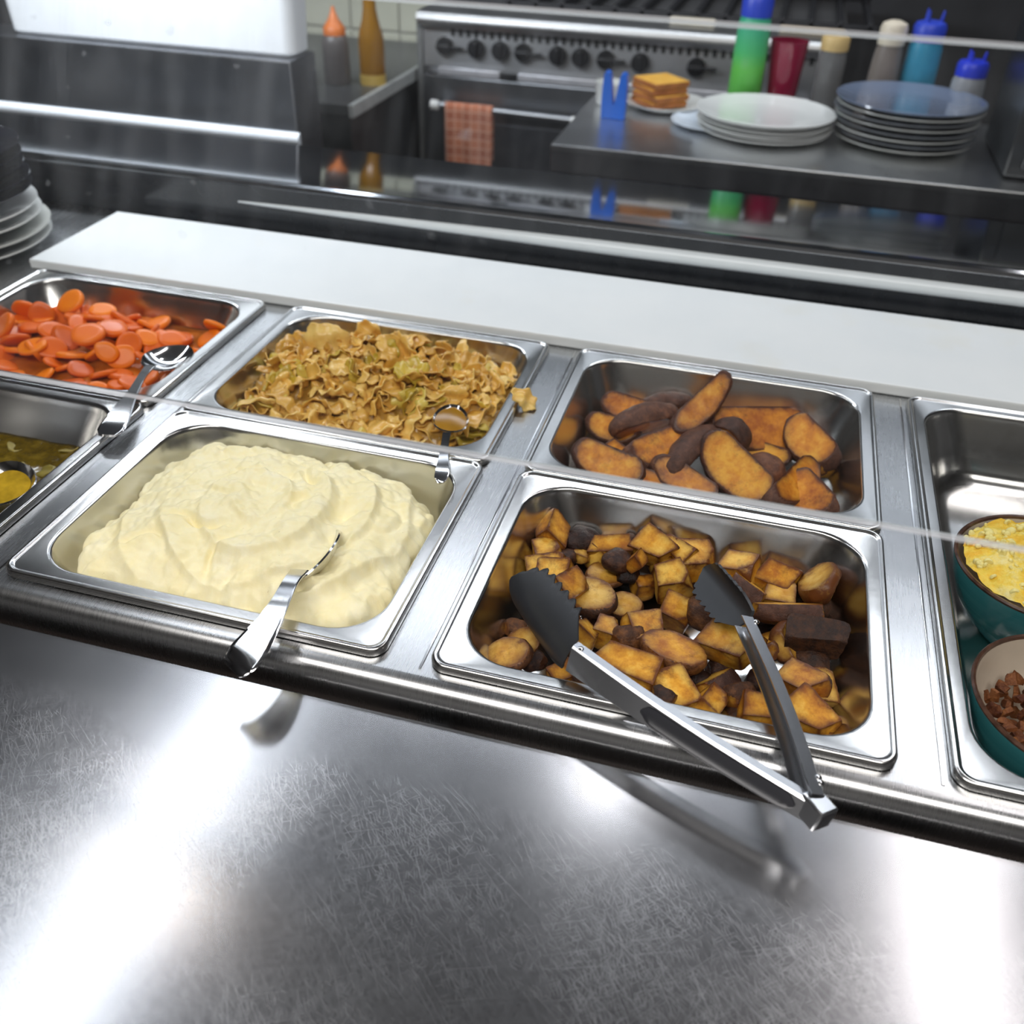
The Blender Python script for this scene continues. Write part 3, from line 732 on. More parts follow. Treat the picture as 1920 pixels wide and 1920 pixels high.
# ---- carrots
def build_carrots():
    k = N('cooked_carrot'); v = k.coord(); info = k.n('ShaderNodeObjectInfo')
    f = k.noise(v, 50, 4); f2 = k.math('ADD', k.math('MULTIPLY', f, .4), k.math('MULTIPLY', info.outputs['Random'], .6))
    k.set(Base_Color=k.ramp(f2, [(.2, (.64, .100, .002)), (.5, (.80, .150, .002)), (.85, (.88, .225, .002))]), Roughness=.4, Coat_Weight=.15, Coat_Roughness=.15, Specular_IOR_Level=.3, Subsurface_Weight=.05, Subsurface_Radius=(.006, .002, .001), Subsurface_Scale=.4)
    k.bump(f, .15, .001)
    br = plain('carrot_broth', (.40, .10, .008), .10, 0, .35, 35, Coat_Weight=.7, Coat_Roughness=.04)
    x0, y0, x1, y1 = half(0, 1); cx, cy = (x0 + x1) / 2, (y0 + y1) / 2
    def zf(x, y): return -.030 + .030 * math.exp(-(((x + .04) / .085) ** 2 + ((y - .02) / .065) ** 2)) + .008 * max(0, x) / .13
    heap('carrot_broth', x0, y0, x1, y1, .0284, lambda x, y: max(-.030, zf(x, y) - .014), br, 'orange cooking broth around the carrot slices', 'broth', 60, 'stuff', .0012, 15)
    r = random.Random(9); kinds = []
    for s in range(10):
        a = r.uniform(.0125, .0185); bb = a * r.uniform(.72, .95); h = r.uniform(.0022, .0036); B = MB(); rings = []
        for q, z in ((.55, h * 1.04), (.90, h), (1.0, h * .6), (1.0, -h * .6), (.90, -h), (.5, -h * 1.03)):
            rings.append([(a * q * (1 + .05 * math.sin(3 * t + s)) * math.cos(t), bb * q * (1 + .04 * math.sin(2 * t + s)) * math.sin(t), z) for t in np.linspace(0, 2 * PI, 29)[:-1]])
        B.loft(rings, True, True); kinds.append(mesh_only('carrot_slice', B.v, B.f, [k.mat]))
    G = 'cooked carrot slices in the pan'
    NAMED = [(133, 566, .004, 32, -22, 10, 1.15, 'brightest carrot slice at the top of the carrot heap'), (193, 582, -.006, 20, 5, 30, 1.0, 'carrot slice behind the two flat middle slices'),
        (165, 627, .000, 14, 4, 0, 1.25, 'big flat carrot slice in the middle of the heap'), (211, 616, -.004, 14, 10, 40, 1.05, 'carrot slice overlapping the big flat slice'),
        (200, 660, -.012, 50, 35, 10, 1.05, 'carrot slice leaning just in front of the big flat slice'), (46, 580, -.008, -70, 10, 20, 1.1, 'carrot slice standing on edge at the back wall'),
        (8, 611, -.006, 40, -40, 0, 1.3, 'large carrot slice cut off at the picture edge'), (60, 650, -.012, 12, -8, 0, 1.2, 'carrot slice stacked on two others in the front left of the heap'),
        (78, 590, -.006, 50, 60, 0, 1.0, 'upright carrot slice between the edge slice and the brightest slice'), (276, 634, -.016, 15, 20, 0, 1.0, 'carrot slice near the spoon bowl'),
        (280, 612, -.020, -40, 20, 0, 1.0, 'dull red carrot slice at the back wall near the spoon'), (322, 636, -.020, 20, 10, 30, 1.0, 'carrot slice just behind the spoon bowl'),
        (236, 600, -.016, -35, 25, 0, 1.1, 'dark red carrot slice behind the overlapping slices'), (122, 632, -.010, 40, 30, 0, 1.1, 'pinkish carrot slice tilted under the big flat slice'),
        (406, 614, -.010, -50, 30, 20, 1.0, 'red carrot slice stuck to the right wall of the carrot pan'), (392, 636, -.018, 20, -20, 0, 1.0, 'carrot slice below the one stuck to the right wall')]
    for u, v_, z, tx, ty, rz, s, lab in NAMED:
        M = Matrix.Translation(at(u, v_, z)) @ Euler((math.radians(tx), math.radians(ty), math.radians(rz))).to_matrix().to_4x4() @ Matrix.Scale(s, 4)
        me_ = r.choice(kinds); M = settle(me_, M, x0, y0, x1, y1)
        inst('carrot_slice', me_, M, lab, 'carrot', G)
    pts = []; tries = 0
    while len(pts) < 80 and tries < 6000:
        tries += 1; x, y = r.uniform(-.128, .128), r.uniform(-.096, .096)
        if all((x - a) ** 2 + (y - b_) ** 2 > .0165 ** 2 for a, b_ in pts): pts.append((x, y))
    for x, y in pts:
        low = zf(x, y) < -.022; t = .25 if low else .55
        M = Matrix.Translation((cx + x, cy + y, zf(x, y) + r.uniform(-.006, -.001))) @ Euler((r.gauss(.1, t), r.gauss(0, t), r.uniform(0, 6))).to_matrix().to_4x4() @ Matrix.Scale(r.uniform(.85, 1.1), 4)
        me_ = r.choice(kinds); M = settle(me_, M, x0, y0, x1, y1)
        inst('carrot_slice', me_, M, 'orange carrot slice lying low in the carrot heap', 'carrot', 'low carrot slices in the pan')
build_carrots()

# ---- green broth
def build_soup():
    k = N('green_broth'); v = k.coord(); f = k.noise(v, 55, 5, .65)
    k.set(Base_Color=k.ramp(f, [(.3, (.055, .035, .005)), (.55, (.13, .085, .008)), (.75, (.22, .15, .02))]), Roughness=.1, Coat_Weight=.6, Coat_Roughness=.05)
    k.bump(f, .4, .004)
    veg = leaf_mat('pale_vegetable', ((.14, .11, .015), (.24, .19, .03), (.38, .31, .09)), .3)
    x0, y0, x1, y1 = half(0, 0); cx, cy = (x0 + x1) / 2, (y0 + y1) / 2
    heap('vegetable_broth', x0, y0, x1, y1, .0316, lambda x, y: -.040, k.mat, 'dark green broth in the pan beside the mashed potato', 'broth', 60, 'stuff', .0010, 33)
    r = random.Random(21); kinds = []
    for s in range(5):
        V, F = sheet(300 + s, r.uniform(.007, .013), r.uniform(.006, .010), .4, .0014, .0024, 8); kinds.append(mesh_only('vegetable_piece', V, F, [veg]))
    pts = []; tries = 0
    while len(pts) < 30 and tries < 5000:
        tries += 1; x, y = r.uniform(-.02, .125), r.uniform(-.095, .095)
        if all((x - a) ** 2 + (y - b_) ** 2 > .016 ** 2 for a, b_ in pts): pts.append((x, y))
    for x, y in pts:
        M = Matrix.Translation((cx + x, cy + y, -.0395 + r.uniform(-.003, .001))) @ Euler((r.gauss(0, .2), r.gauss(0, .2), r.uniform(0, 6))).to_matrix().to_4x4()
        inst('vegetable_piece', r.choice(kinds), M, 'pale green vegetable piece floating in the dark broth', 'vegetable', 'vegetable pieces in the green broth')
build_soup()

# ------------------------------------------------------------------ teal bowls
def build_bowls():
    k = N('teal_glaze'); tc = k.n('ShaderNodeTexCoord'); mp = k.n('ShaderNodeMapping'); k.l(tc.outputs['Object'], mp.inputs[0]); mp.inputs['Scale'].default_value = (8, 8, 420)
    f = k.noise(mp.outputs[0], 1, 3, .6); g = k.noise(k.coord(), 40, 4)
    k.set(Base_Color=k.mix(k.math('MULTIPLY', f, .55), (.020, .150, .162), (.085, .29, .30)), Roughness=.22, Coat_Weight=.4, Coat_Roughness=.08); k.bump(f, .12, .001)
    cream = plain('cream_glaze', (.62, .53, .42), .25, 0, .06, 30); rimm = plain('brown_rim_glaze', (.075, .035, .022), .3, 0, .5, 120)
    def bowl(label, c, r):
        t = thing('stoneware_bowl', label, 'bowl', c)
        s = r / .072
        out = [(.030, 0), (.033, .0015), (.036, .006), (.048, .018), (.060, .036), (.067, .054), (.0705, .068), (.0712, .0725)]
        B = MB(); B.lathe([(a * s, z) for a, z in out], 64, cap0=True); B.build('outer_wall', k.mat, t)
        B = MB(); B.lathe([(.0712 * s, .0722), (.0718 * s, .0742), (.0706 * s, .0758), (.0688 * s, .0752), (.0680 * s, .0730)], 64); B.build('rim', rimm, t)
        inn = [(.0682 * s, .0733), (.0655 * s, .058), (.057 * s, .034), (.044 * s, .016), (.024 * s, .009), (.0, .0085)]
        B = MB(); B.lathe(inn[:-1], 64, cap1=True); B.build('inner_wall', cream, t)
        return t
    zf = -.0645
    c1 = (.453, .2515, zf); c2 = (.4475, .0900, zf + .002)
    bowl('teal bowl with a brown rim filled with crumbly yellow topping', c1, .072)
    bowl('teal bowl with a brown rim holding brown bacon bits', c2, .0705)
    # yellow crumble
    y = N('yellow_crumble'); v = y.coord(); f = y.noise(v, 42, 5, .65); h = y.noise(v, 300, 3)
    y.set(Base_Color=y.ramp(f, [(.38, (.80, .46, .012)), (.52, (.82, .60, .07)), (.66, (.83, .72, .30))]), Roughness=.5, Subsurface_Weight=.1, Subsurface_Radius=(.005, .004, .001), Subsurface_Scale=.4); y.bump(y.math('ADD', f, h), .5, .002)
    V = []; F = []; n, q = 96, 40
    for a in range(n):
        t = 2 * PI * a / n
        for b_ in range(q + 1):
            s = b_ / q; r0 = .0640 * s; x, yy = r0 * math.cos(t), r0 * math.sin(t)
            z = .072 + .016 * (1 - s ** 2) + .006 * nz((x, yy, 0), 45, 3) + .004 * abs(nz((x, yy, 0), 120, 5)) + .002 * nz((x, yy, 0), 300, 6) - .009 * math.exp(-((x + .005) ** 2 + (yy + .004) ** 2) / .0004)
            V.append((x, yy, z))
    for a in range(n):
        for b_ in range(q):
            i0, i1 = a * (q + 1) + b_, ((a + 1) % n) * (q + 1) + b_; F.append((i0, i0 + 1, i1 + 1, i1) if b_ else (i0, i0 + 1, i1 + 1))
    o = MB().add(V, F).build('yellow_crumble', y.mat, None, c1, angle=180); tag(o, 'crumbly bright yellow topping heaped in the rear teal bowl', 'topping', kind='stuff')
    r = random.Random(31)
    # loose crumbs along its edge
    ycr = plain('pale_yellow_crumb', (.84, .73, .27), .55, 0, .1, 200)
    cm = [potato_mesh('crumb', (.0030, .0024, .0022), [((0, 0, 1), .0012)], [ycr, ycr], 500 + s, 3, .0006, .001) for s in range(4)]
    for i in range(120):
        t = r.uniform(0, 2 * PI); rr = .065 * math.sqrt(r.uniform(.2, 1)); x, yy = rr * math.cos(t), rr * math.sin(t)
        M = Matrix.Translation((c1[0] + x * .96, c1[1] + yy * .96, c1[2] + .0740 + .014 * (1 - (rr / .065) ** 2) + r.uniform(0, .002))) @ Euler((r.uniform(0, 6), r.uniform(0, 6), 0)).to_matrix().to_4x4() @ Matrix.Scale(r.uniform(.6, 1.3), 4)
        inst('crumb', r.choice(cm), M, 'yellow crumb on top of the yellow topping', 'crumb', 'crumbs on the yellow topping')
    bac = skin_mat('bacon_bits', (.07, .018, .007), (.21, .070, .020), (.36, .145, .05), .45)
    kinds = [potato_mesh('bacon_bit', (r.uniform(.007, .012), r.uniform(.004, .007), r.uniform(.003, .005)), [((r.uniform(-.5, .5), .3, 1), .0018), ((1, r.uniform(-.5, .5), .2), .0048), ((-.6, -1, .3), .0028), ((-1, .5, -.2), .0045), ((.3, 1, .4), .003), ((0, -.3, -1), .002)], [bac, bac], 600 + s, 3, .0006, .0012) for s in range(8)]
    for lay, (z, cnt, rad) in enumerate(((.026, 26, .042), (.036, 36, .050), (.045, 50, .055), (.053, 44, .050))):
        pts = []; tries = 0
        while len(pts) < cnt and tries < 3000:
            tries += 1; t = r.uniform(0, 2 * PI); q_ = rad * math.sqrt(r.random()); x, yy = q_ * math.cos(t), q_ * math.sin(t)
            if all((x - a) ** 2 + (yy - b_) ** 2 > .0085 ** 2 for a, b_ in pts): pts.append((x, yy))
        for x, yy in pts:
            M = Matrix.Translation((c2[0] + x, c2[1] + yy, c2[2] + z + r.uniform(-.002, .002))) @ Euler((r.uniform(0, 6), r.uniform(0, 6), r.uniform(0, 6))).to_matrix().to_4x4()
            inst('bacon_bit', r.choice(kinds), M, 'brown bacon bit in the front teal bowl', 'bacon', 'bacon bits in the teal bowl')
build_bowls()

# ------------------------------------------------------------------ spoons
def catmull(P, n=8):
    P = [np.array(p, float) for p in P]; Q = [2 * P[0] - P[1]] + P + [2 * P[-1] - P[-2]]; out = []
    for i in range(1, len(Q) - 2):
        for k in range(n):
            t = k / n; a, b_, c_, d = Q[i - 1], Q[i], Q[i + 1], Q[i + 2]
            out.append(.5 * (2 * b_ + (c_ - a) * t + (2 * a - 5 * b_ + 4 * c_ - d) * t * t + (3 * b_ - a - 3 * c_ + d) * t ** 3))
    out.append(P[-1]); return out
def handle_mb(pts, thick=.0022, ridge=False, up=(0, 0, 1)):
    """pts: (x, y, z, half width); flat forged handle with a crowned section"""
    Q = catmull(pts, 10); B = MB(); rings = []
    for k, q in enumerate(Q):
        a, b_ = Q[max(k - 1, 0)], Q[min(k + 1, len(Q) - 1)]; t = Vector(b_[:3] - a[:3]).normalized()
        s = t.cross(Vector(up)).normalized(); u = s.cross(t); p = Vector(q[:3]); w_ = q[3]
        sec = []
        for i in range(16):
            an = 2 * PI * i / 16; cx_, cz_ = math.cos(an), math.sin(an)
            x = math.copysign(abs(cx_) ** .75, cx_) * w_; z = math.copysign(abs(cz_) ** .75, cz_) * thick * .5
            if ridge and cz_ > 0: z += .0009 * (abs(x / w_) ** 4) - .0002
            sec.append(p + s * x + u * z)
        rings.append(sec)
    return B.loft(rings, True, True)
def bowl_mb(L, W_, depth, thick=.0014, n=14, mcirc=32):
    """open spoon bowl, tip towards +x, rim in the plane z=0"""
    B = MB(); rings = []
    def ring(s, dz, sc_):
        r = []
        for i in range(mcirc):
            t = 2 * PI * i / mcirc; x = math.cos(t) * L * sc_ * s; w_ = W_ * sc_ * (1 - .16 * math.cos(t)) * s
            r.append((x, math.sin(t) * w_, -depth * (1 - s ** 2.2) + dz))
        return r
    for k in range(n + 1): rings.append(ring(max(.02, k / n), 0, 1))
    for k in range(n, -1, -1): rings.append(ring(max(.02, k / n), -thick, 1.03))
    return B.loft(rings, True, True)
def orient(p, fwd, up):
    x = Vector(fwd).normalized(); z = Vector(up); y = z.cross(x).normalized(); z = x.cross(y)
    return Matrix.Translation(p) @ Matrix((x, y, z)).transposed().to_4x4()
def spoon(label, hp, bowl_c, fwd, up, L, W_, depth, ridge=True, thick=.0024, mat=None, hup=(0, 0, 1)):
    """hp: handle points in the world from the neck to the end"""
    mat = mat or STEEL_BRIGHT
    t = thing('serving_spoon', label, 'spoon', tuple(bowl_c))
    o = bowl_mb(L, W_, depth).build('spoon_bowl', mat, t, angle=60); o.matrix_local = orient((0, 0, 0), fwd, up)
    hp = [(p[0] - bowl_c[0], p[1] - bowl_c[1], p[2] - bowl_c[2], p[3]) for p in hp]
    handle_mb(hp, thick, ridge, hup).build('handle', mat, t, angle=60); return t
def PX(u, v, z, w_): p = at(u, v, z); return (p.x, p.y, p.z, w_)
# in the mash: only the far edge of the bowl and the handle show
bc = at(592, 1040, .007); tip = at(632, 980, .012); nk = at(556, 1080, .012)
spoon('serving spoon stuck in the mashed potato, handle hanging over the counter',
      [PX(562, 1070, .012, .0075), PX(545, 1092, .019, .0066), PX(526, 1128, .023, .0075), PX(504, 1166, .024, .0100), PX(482, 1198, .023, .0130), PX(462, 1226, .020, .0152), PX(446, 1246, .016, .0142), PX(436, 1258, .013, .0090)],
      bc, tip - nk, (-.62, .25, .75), .034, .021, .010, True, .0028)
# in the cabbage
bc = at(846, 782, .012)
t = spoon('small spoon resting in the cabbage with its bowl full of amber broth',
      [PX(838, 812, .014, .0042), PX(834, 835, .017, .0040), PX(832, 858, .019, .0048), PX(830, 880, .019, .0066), PX(826, 898, .017, .0060), PX(821, 906, .015, .0020)],
      bc, at(852, 752, .012) - at(838, 812, .012), (.12, -.10, 1), .026, .0175, .010)
q = MB(); q.loft([[(math.cos(a) * .024 * s, math.sin(a) * .0155 * s * (1 - .16 * math.cos(a)), z) for a in np.linspace(0, 2 * PI, 33)[:-1]] for s, z in ((1, -.0022), (.6, -.0014), (.05, -.0012))], True, True)
o = q.build('spoonful_of_broth', plain('spoon_broth', (.36, .17, .008), .12, 0, .15, 60, Coat_Weight=.6, Coat_Roughness=.04), None); o.matrix_world = orient(bc, at(852, 752, .012) - at(838, 812, .012), (.12, -.10, 1))
tag(o, 'amber broth filling the spoon bowl in the cabbage', 'broth')
# in the carrots
bc = at(316, 668, .010)
spoon('shiny spoon lying across the carrot pan and the green broth pan',
      [PX(283, 686, .012, .0060), PX(268, 704, .012, .0046), PX(250, 735, .013, .0058), PX(232, 765, .014, .0100), PX(216, 792, .014, .0130), PX(207, 807, .013, .0130), PX(201, 817, .012, .0090)],
      bc, at(352, 656, .010) - at(283, 686, .012), (.15, -.05, 1), .031, .021, .010, True, .003)
# ladle in the green broth
bc = at(8, 905, -.012)
spoon('round soup ladle bowl holding yellow broth at the left picture edge',
      [PX(-30, 925, -.010, .006), PX(-70, 945, .006, .006), PX(-120, 965, .026, .008), PX(-190, 985, .05, .011)], bc, (1, .15, .05), (.1, -.25, 1), .029, .027, .014)
q = MB(); q.loft([[(math.cos(a) * .022 * s, math.sin(a) * .0205 * s * (1 - .16 * math.cos(a)), z) for a in np.linspace(0, 2 * PI, 33)[:-1]] for s, z in ((1, -.0062), (.6, -.0056), (.05, -.0054))], True, True)
o = q.build('ladleful_of_broth', plain('ladle_broth', (.46, .29, .02), .14, 0, .25, 90, Coat_Weight=.5), None); o.matrix_world = orient(bc, (1, .15, .05), (.1, -.25, 1))
tag(o, 'yellow broth with vegetable bits filling the soup ladle', 'broth')

# ------------------------------------------------------------------ tongs
def build_tongs():
    hinge = at(1522, 1522, .012)
    t = thing('serving_tongs', 'steel tongs with black scalloped heads lying open in the potato chunk pan', 'tongs', tuple(hinge))
    dk = N('tongs_grip'); dk.set(Base_Color=(.035, .036, .042), Metallic=.0, Roughness=.32, Coat_Weight=.3)
    sm = steel('tongs_steel', (.68, .69, .71), .24, (4, 40, 40), .05, .005, .06)
    up0 = Vector((0, 0, 1))
    def arm(A, Bp, hA, hB, up, outside, fl):
        """U section from A (hinge) to Bp (head); the web is the outer face, flanges turn inwards"""
        A = Vector(A) - hinge; Bp = Vector(Bp) - hinge; d = (Bp - A).normalized(); u = (Vector(up) - d * d.dot(Vector(up))).normalized()
        inn = d.cross(u).normalized() * (-outside)
        th = .0009; rings = []
        for k in range(13):
            f = k / 12; p = A + (Bp - A) * f; h = (hA + (hB - hA) * f) / 2; g = fl * (1 if 0 < k else .9)
            bow = inn * (-.004 * math.sin(PI * f))
            sec = [p + u * h + inn * g, p + u * h + inn * .0015, p + u * (h - .0015), p - u * (h - .0015), p - u * h + inn * .0015, p - u * h + inn * g,
                   p - u * (h - th) + inn * g, p - u * (h - th) + inn * .0018, p - u * (h - .0022) + inn * th, p + u * (h - .0022) + inn * th, p + u * (h - th) + inn * .0018, p + u * (h - th) + inn * g]
            rings.append([q + bow for q in sec])
        B = MB(); B.loft(rings, True, True); o = B.build('arm', sm, t, angle=35)
        return A, Bp, d, u, inn
    def head(base, tipv, width, up, inn, curl, seed, scal):
        """scalloped nylon paddle: a dished leaf with teeth along both edges"""
        base, tipv = Vector(base) - hinge, Vector(tipv) - hinge; d = (tipv - base); L = d.length; d.normalize()
        u = (Vector(up) - d * d.dot(Vector(up))).normalized(); inn = Vector(inn)
        n, mm = 40, 12; top = []; bot = []
        for i in range(n + 1):
            f = i / n; w_ = width * (.55 + .45 * min(1, f / .18)) * (1 - max(0, (f - .62) / .38) ** 2.4 * .92)
            wb = w_
            if f > .16 and f < .97: w_ *= 1 + scal * (abs(math.sin(f * PI * 9)) - .5)
            cen = base + d * (f * L) + inn * (curl * f * f)
            for j in range(mm + 1):
                s = 2 * j / mm - 1
                top.append(cen + u * (s * w_) + inn * (width * .62 * (s * w_ / width) ** 2)); bot.append(cen + u * (s * w_ * .96) + inn * (width * .62 * (s * w_ / width) ** 2 + .0022))
        V = top + bot; F = []; K = (n + 1) * (mm + 1)
        for i in range(n):
            for j in range(mm):
                q = i * (mm + 1) + j; F.append((q, q + 1, q + mm + 2, q + mm + 1)); F.append((K + q, K + q + mm + 1, K + q + mm + 2, K + q + 1))
        per = list(range(mm + 1)) + [i * (mm + 1) + mm for i in range(1, n + 1)] + [n * (mm + 1) + j for j in range(mm - 1, -1, -1)] + [i * (mm + 1) for i in range(n - 1, 0, -1)]
        for i in range(len(per)):
            a, b_ = per[i], per[(i + 1) % len(per)]; F.append((a, K + a, K + b_, b_))
        o = MB().add([tuple(q) for q in V], F).build('head', BLACK_RUB, t, angle=50); o['label'] = 'black scalloped nylon head'
    # near arm: web faces the counter
    A1, B1 = at(1522, 1530, .012), at(1066, 1236, .023)
    upn = Vector((.05, .16, 1))
    a, b_, d, u, inn = arm(A1, B1, .0175, .0235, upn, -1, .008)
    h1 = at(1062, 1232, .022); t1 = at(948, 1090, -.004)
    head(h1, t1, .0215, (.28, .52, .80), inn, .006, 1, .16)
    # dark grip pressed in the web
    B = MB(); rings = []
    for f in np.linspace(.06, .66, 25):
        e = min(f - .06, .66 - f) / .05; w_ = .0068 * math.sqrt(max(.02, 1 - (1 - min(1, e)) ** 2)) * (1 + .12 * f)
        p = a + (b_ - a) * f - inn * (.0004 + .004 * math.sin(PI * f)); rings.append([p + u * w_, p + u * w_ * .7 - inn * .0009, p - u * w_ * .7 - inn * .0009, p - u * w_, p + inn * .0003])
    B.loft(rings, True, True); B.build('grip', dk.mat, t, angle=50)
    # far arm: seen on its edge, open channel towards the near arm
    A2, B2 = at(1536, 1506, .014), at(1408, 1168, .022)
    a2, b2, d2, u2, inn2 = arm(A2, B2, .017, .012, (.32, -.05, .94), 1, .011)
    h2 = at(1407, 1162, .020); t2 = at(1332, 1066, .000)
    head(h2, t2, .0155, (.62, .10, .78), inn2, .004, 2, .14)
    # hinge block, rivets
    B = MB(); M = orient(Vector((0, 0, 0)) + (a + a2) / 2, (a - b_).normalized() + (a2 - b2).normalized(), (0, .25, .97))
    B.box(-.009, .009, -.0075, .0075, -.0085, .0085, .0015, M=M); B.build('hinge', sm, t)
    B = MB(); B.box(.0088, .0094, -.0055, .0055, -.0062, .0062, .0001, M=M); B.build('hinge_shade', BLACK, t)  # black plate stands in for the shade inside the hollow end
    for p, nrm in ((a2 + (b2 - a2) * .06 + u2 * .0083, u2), (a2 + (b2 - a2) * .085 + u2 * .0083, u2), (b2 + (a2 - b2) * .03 + u2 * .0062, u2), (b_ + (a - b_) * .03 + u * .0116 + inn * .003, u)):
        B = MB(); prof = [(.0022, 0), (.0021, .0006), (.0012, .0011)]
        z = Vector(nrm).normalized(); x = z.orthogonal().normalized(); y = z.cross(x)
        B.loft([[p + x * r * math.cos(q) + y * r * math.sin(q) + z * h for q in np.linspace(0, 2 * PI, 15)[:-1]] for r, h in prof], True, True); B.build('rivet', STEEL_BRIGHT, t)
build_tongs()

# ------------------------------------------------------------------ pass ledge behind the cutting board
def build_ledge():
    t = thing('pass_ledge', 'polished steel ledge with a pale bar imitating reflected light behind the white cutting board', 'ledge', (0, .78, -.9))
    y0, y1 = 0.0, .34; prof = [(-.008, 0), (-.008, .960), (-.0065, .9665), (-.002, .969)]
    z = .969; y = .0; n = 24
    for i in range(n + 1):
        f = i / n; prof.append((y, z)); sl = math.radians(-13 + 10 * f); y += y1 / n; z += math.tan(sl) * y1 / n
    zr = prof[-1][1]; prof += [(y1 + .003, zr - .004), (y1 + .003, 0)]
    B = MB(); B.loft([[(x, a, c_) for a, c_ in prof] for x in np.linspace(-1.9, 1.5, 35)], True, True, True)
    B.build('ledge_body', steel('ledge_steel', (.40, .42, .45), .09, (2, 60, 2), .04, .006, .07), t, angle=25)
    B = MB(); B.box(-1.9, 1.5, -.0105, -.0078, .86, .962, .001); B.build('dark_front_sheet', plain('dark_reflection', (.012, .014, .018), .16, 0, .2), t)  # black sheet stands in for the dark room mirrored in the steel front
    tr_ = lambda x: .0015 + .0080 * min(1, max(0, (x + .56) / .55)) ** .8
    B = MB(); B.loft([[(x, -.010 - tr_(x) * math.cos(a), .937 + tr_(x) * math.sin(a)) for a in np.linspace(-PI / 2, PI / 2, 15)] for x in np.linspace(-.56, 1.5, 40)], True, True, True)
    B.build('reflection_bar', plain('pale_reflection', (.86, .92, .95), .25, 0, .03), t)  # pale tapering bar stands in for a lamp reflection along the edge
build_ledge()

# ------------------------------------------------------------------ dark and white plates stacked at the left end
def plate_prof(r, h=.02):
    return [(0, .004), (r * .60, .004), (r * .66, .0055), (r * .80, h * .62), (r * .97, h - .0012), (r, h), (r * 1.003, h - .0012), (r * .985, h - .0032), (r * .80, h * .62 - .0042), (r * .66, .0008), (r * .62, 0), (r * .58, 0), (r * .56, .0012), (0, .0012)]
def plate(label, cat, x, y, z, r, mat, group, h=.02, n=72, name='plate'):
    B = MB(); pr = plate_prof(r, h); B.lathe([(max(a, 1e-4), c_) for a, c_ in pr], n)
    o = B.build(name, mat, None, (x, y, z), angle=50); return tag(o, label, cat, group)
WHITE_CH = plain('white_china', (.78, .79, .77), .16, 0, .03, 8, Coat_Weight=.3, Coat_Roughness=.05)
GREY_CH = plain('grey_china', (.60, .61, .58), .2, 0, .05, 8, Coat_Weight=.3)
NAVY_CH = plain('black_glazed_china', (.014, .015, .022), .12, 0, .2, 8, Coat_Weight=.5, Coat_Roughness=.04)
names = ['lowest', 'second lowest', 'third lowest', 'fourth lowest']
for i in range(4):
    plate('%s white plate under the black dishes at the left end of the cutting board' % names[i], 'plate', -.882 + (.0, .003, -.004, -.006)[i], .560 + (.0, .002, .004, .003)[i], .002 + .0135 * i, (.130, .128, .124, .124)[i], WHITE_CH if i != 1 else GREY_CH, 'white plates of the left stack', .020)
for i in range(5):
    plate('%s glossy black dish stacked on the white plates' % ['lowest', 'second', 'middle', 'fourth', 'topmost'][i], 'dish', -.884 + (.0, .004, -.003, .003, .0)[i], .563, .058 + .0135 * i, (.120, .117, .118, .114, .116)[i], NAVY_CH, 'black dishes of the left stack', .026, name='dish')

# ------------------------------------------------------------------ steel unit with the white bin, far left
u_ = thing('steel_unit', 'dull steel unit with a pale bar imitating reflected light along its base at the far left', 'steel unit', (-1.45, 1.22, -.9))
B = MB(); B.box(-.85, .79, -.05, .05, 0, 1.044, .004); B.build('body', steel('unit_steel', (.24, .25, .27), .34, (2, 50, 2), .1, .02, .2), u_)
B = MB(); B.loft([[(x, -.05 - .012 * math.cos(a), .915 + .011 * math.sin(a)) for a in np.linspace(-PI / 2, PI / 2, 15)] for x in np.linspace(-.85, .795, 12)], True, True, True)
B.build('reflection_band', plain('white_reflection', (.78, .82, .86), .3, 0, .03), u_)  # pale band put in place of light reflected on curved steel
def tub():
    mat = plain('white_polypropylene', (.86, .88, .90), .45, 0, .02)
    B = MB(); W_, D_ = .605, .10
    rings = [rrect(i - 0, W_ - i, i, D_ - i, r, z, 6) for i, r, z in ((.020, .015, 0), (.014, .02, .006), (.004, .024, .25), (.002, .024, .262), (-.006, .028, .264), (-.006, .028, .278), (.000, .024, .279), (.004, .022, .262), (.017, .018, .012), (.022, .015, .010))]
    B.loft(rings, True, True); o = B.build('plastic_bin', mat, None, (-1.255, 1.178, .1445)); tag(o, 'large white plastic bin standing on the steel unit at the far left', 'bin')
tub()

# ------------------------------------------------------------------ bottles on the left rear counter
lc = thing('rear_counter', 'dark steel counter with a pale edge carrying the two sauce bottles', 'counter', (-1.2, 1.9, -.9))
B = MB(); B.box(-.7, .425, -.25, .5, .835, .858, .002); B.build('counter_top', plain('dark_counter_top', (.055, .058, .06), .3), lc)
B = MB(); B.box(.4255, .4375, -.25, .5, .830, .859, .002); B.build('edge_strip', plain('pale_edge', (.42, .44, .43), .35), lc)
B = MB(); B.box(-.7, .42, -.23, .48, 0, .835); B.build('base', plain('dark_cabinet', (.03, .032, .034), .5), lc, smooth=False)
def panel_tiles():
    t = thing('tiled_splashback', 'cream tiled splashback behind the two sauce bottles', 'splashback', (-1.25, 2.42, -.9))
    B = MB(); B.box(-.6, .475, 0, .03, .62, .998); B.build('backing', plain('grout', (.34, .33, .29), .8), t, smooth=False)
    ct = plain('cream_tile', (.52, .52, .42), .3, 0, .08, 6); me = None
    for i in range(7):
        for j in range(3):
            if me is None:
                B = MB(); B.box(-.073, .073, -.008, .002, -.056, .056, .002); o = B.build('tile', ct, t); me = o.data
            else:
                o = bpy.data.objects.new('tile', me); COL.objects.link(o); o.parent = t
            o.location = (-.52 + .151 * i, 0, .70 + .118 * j)
panel_tiles()
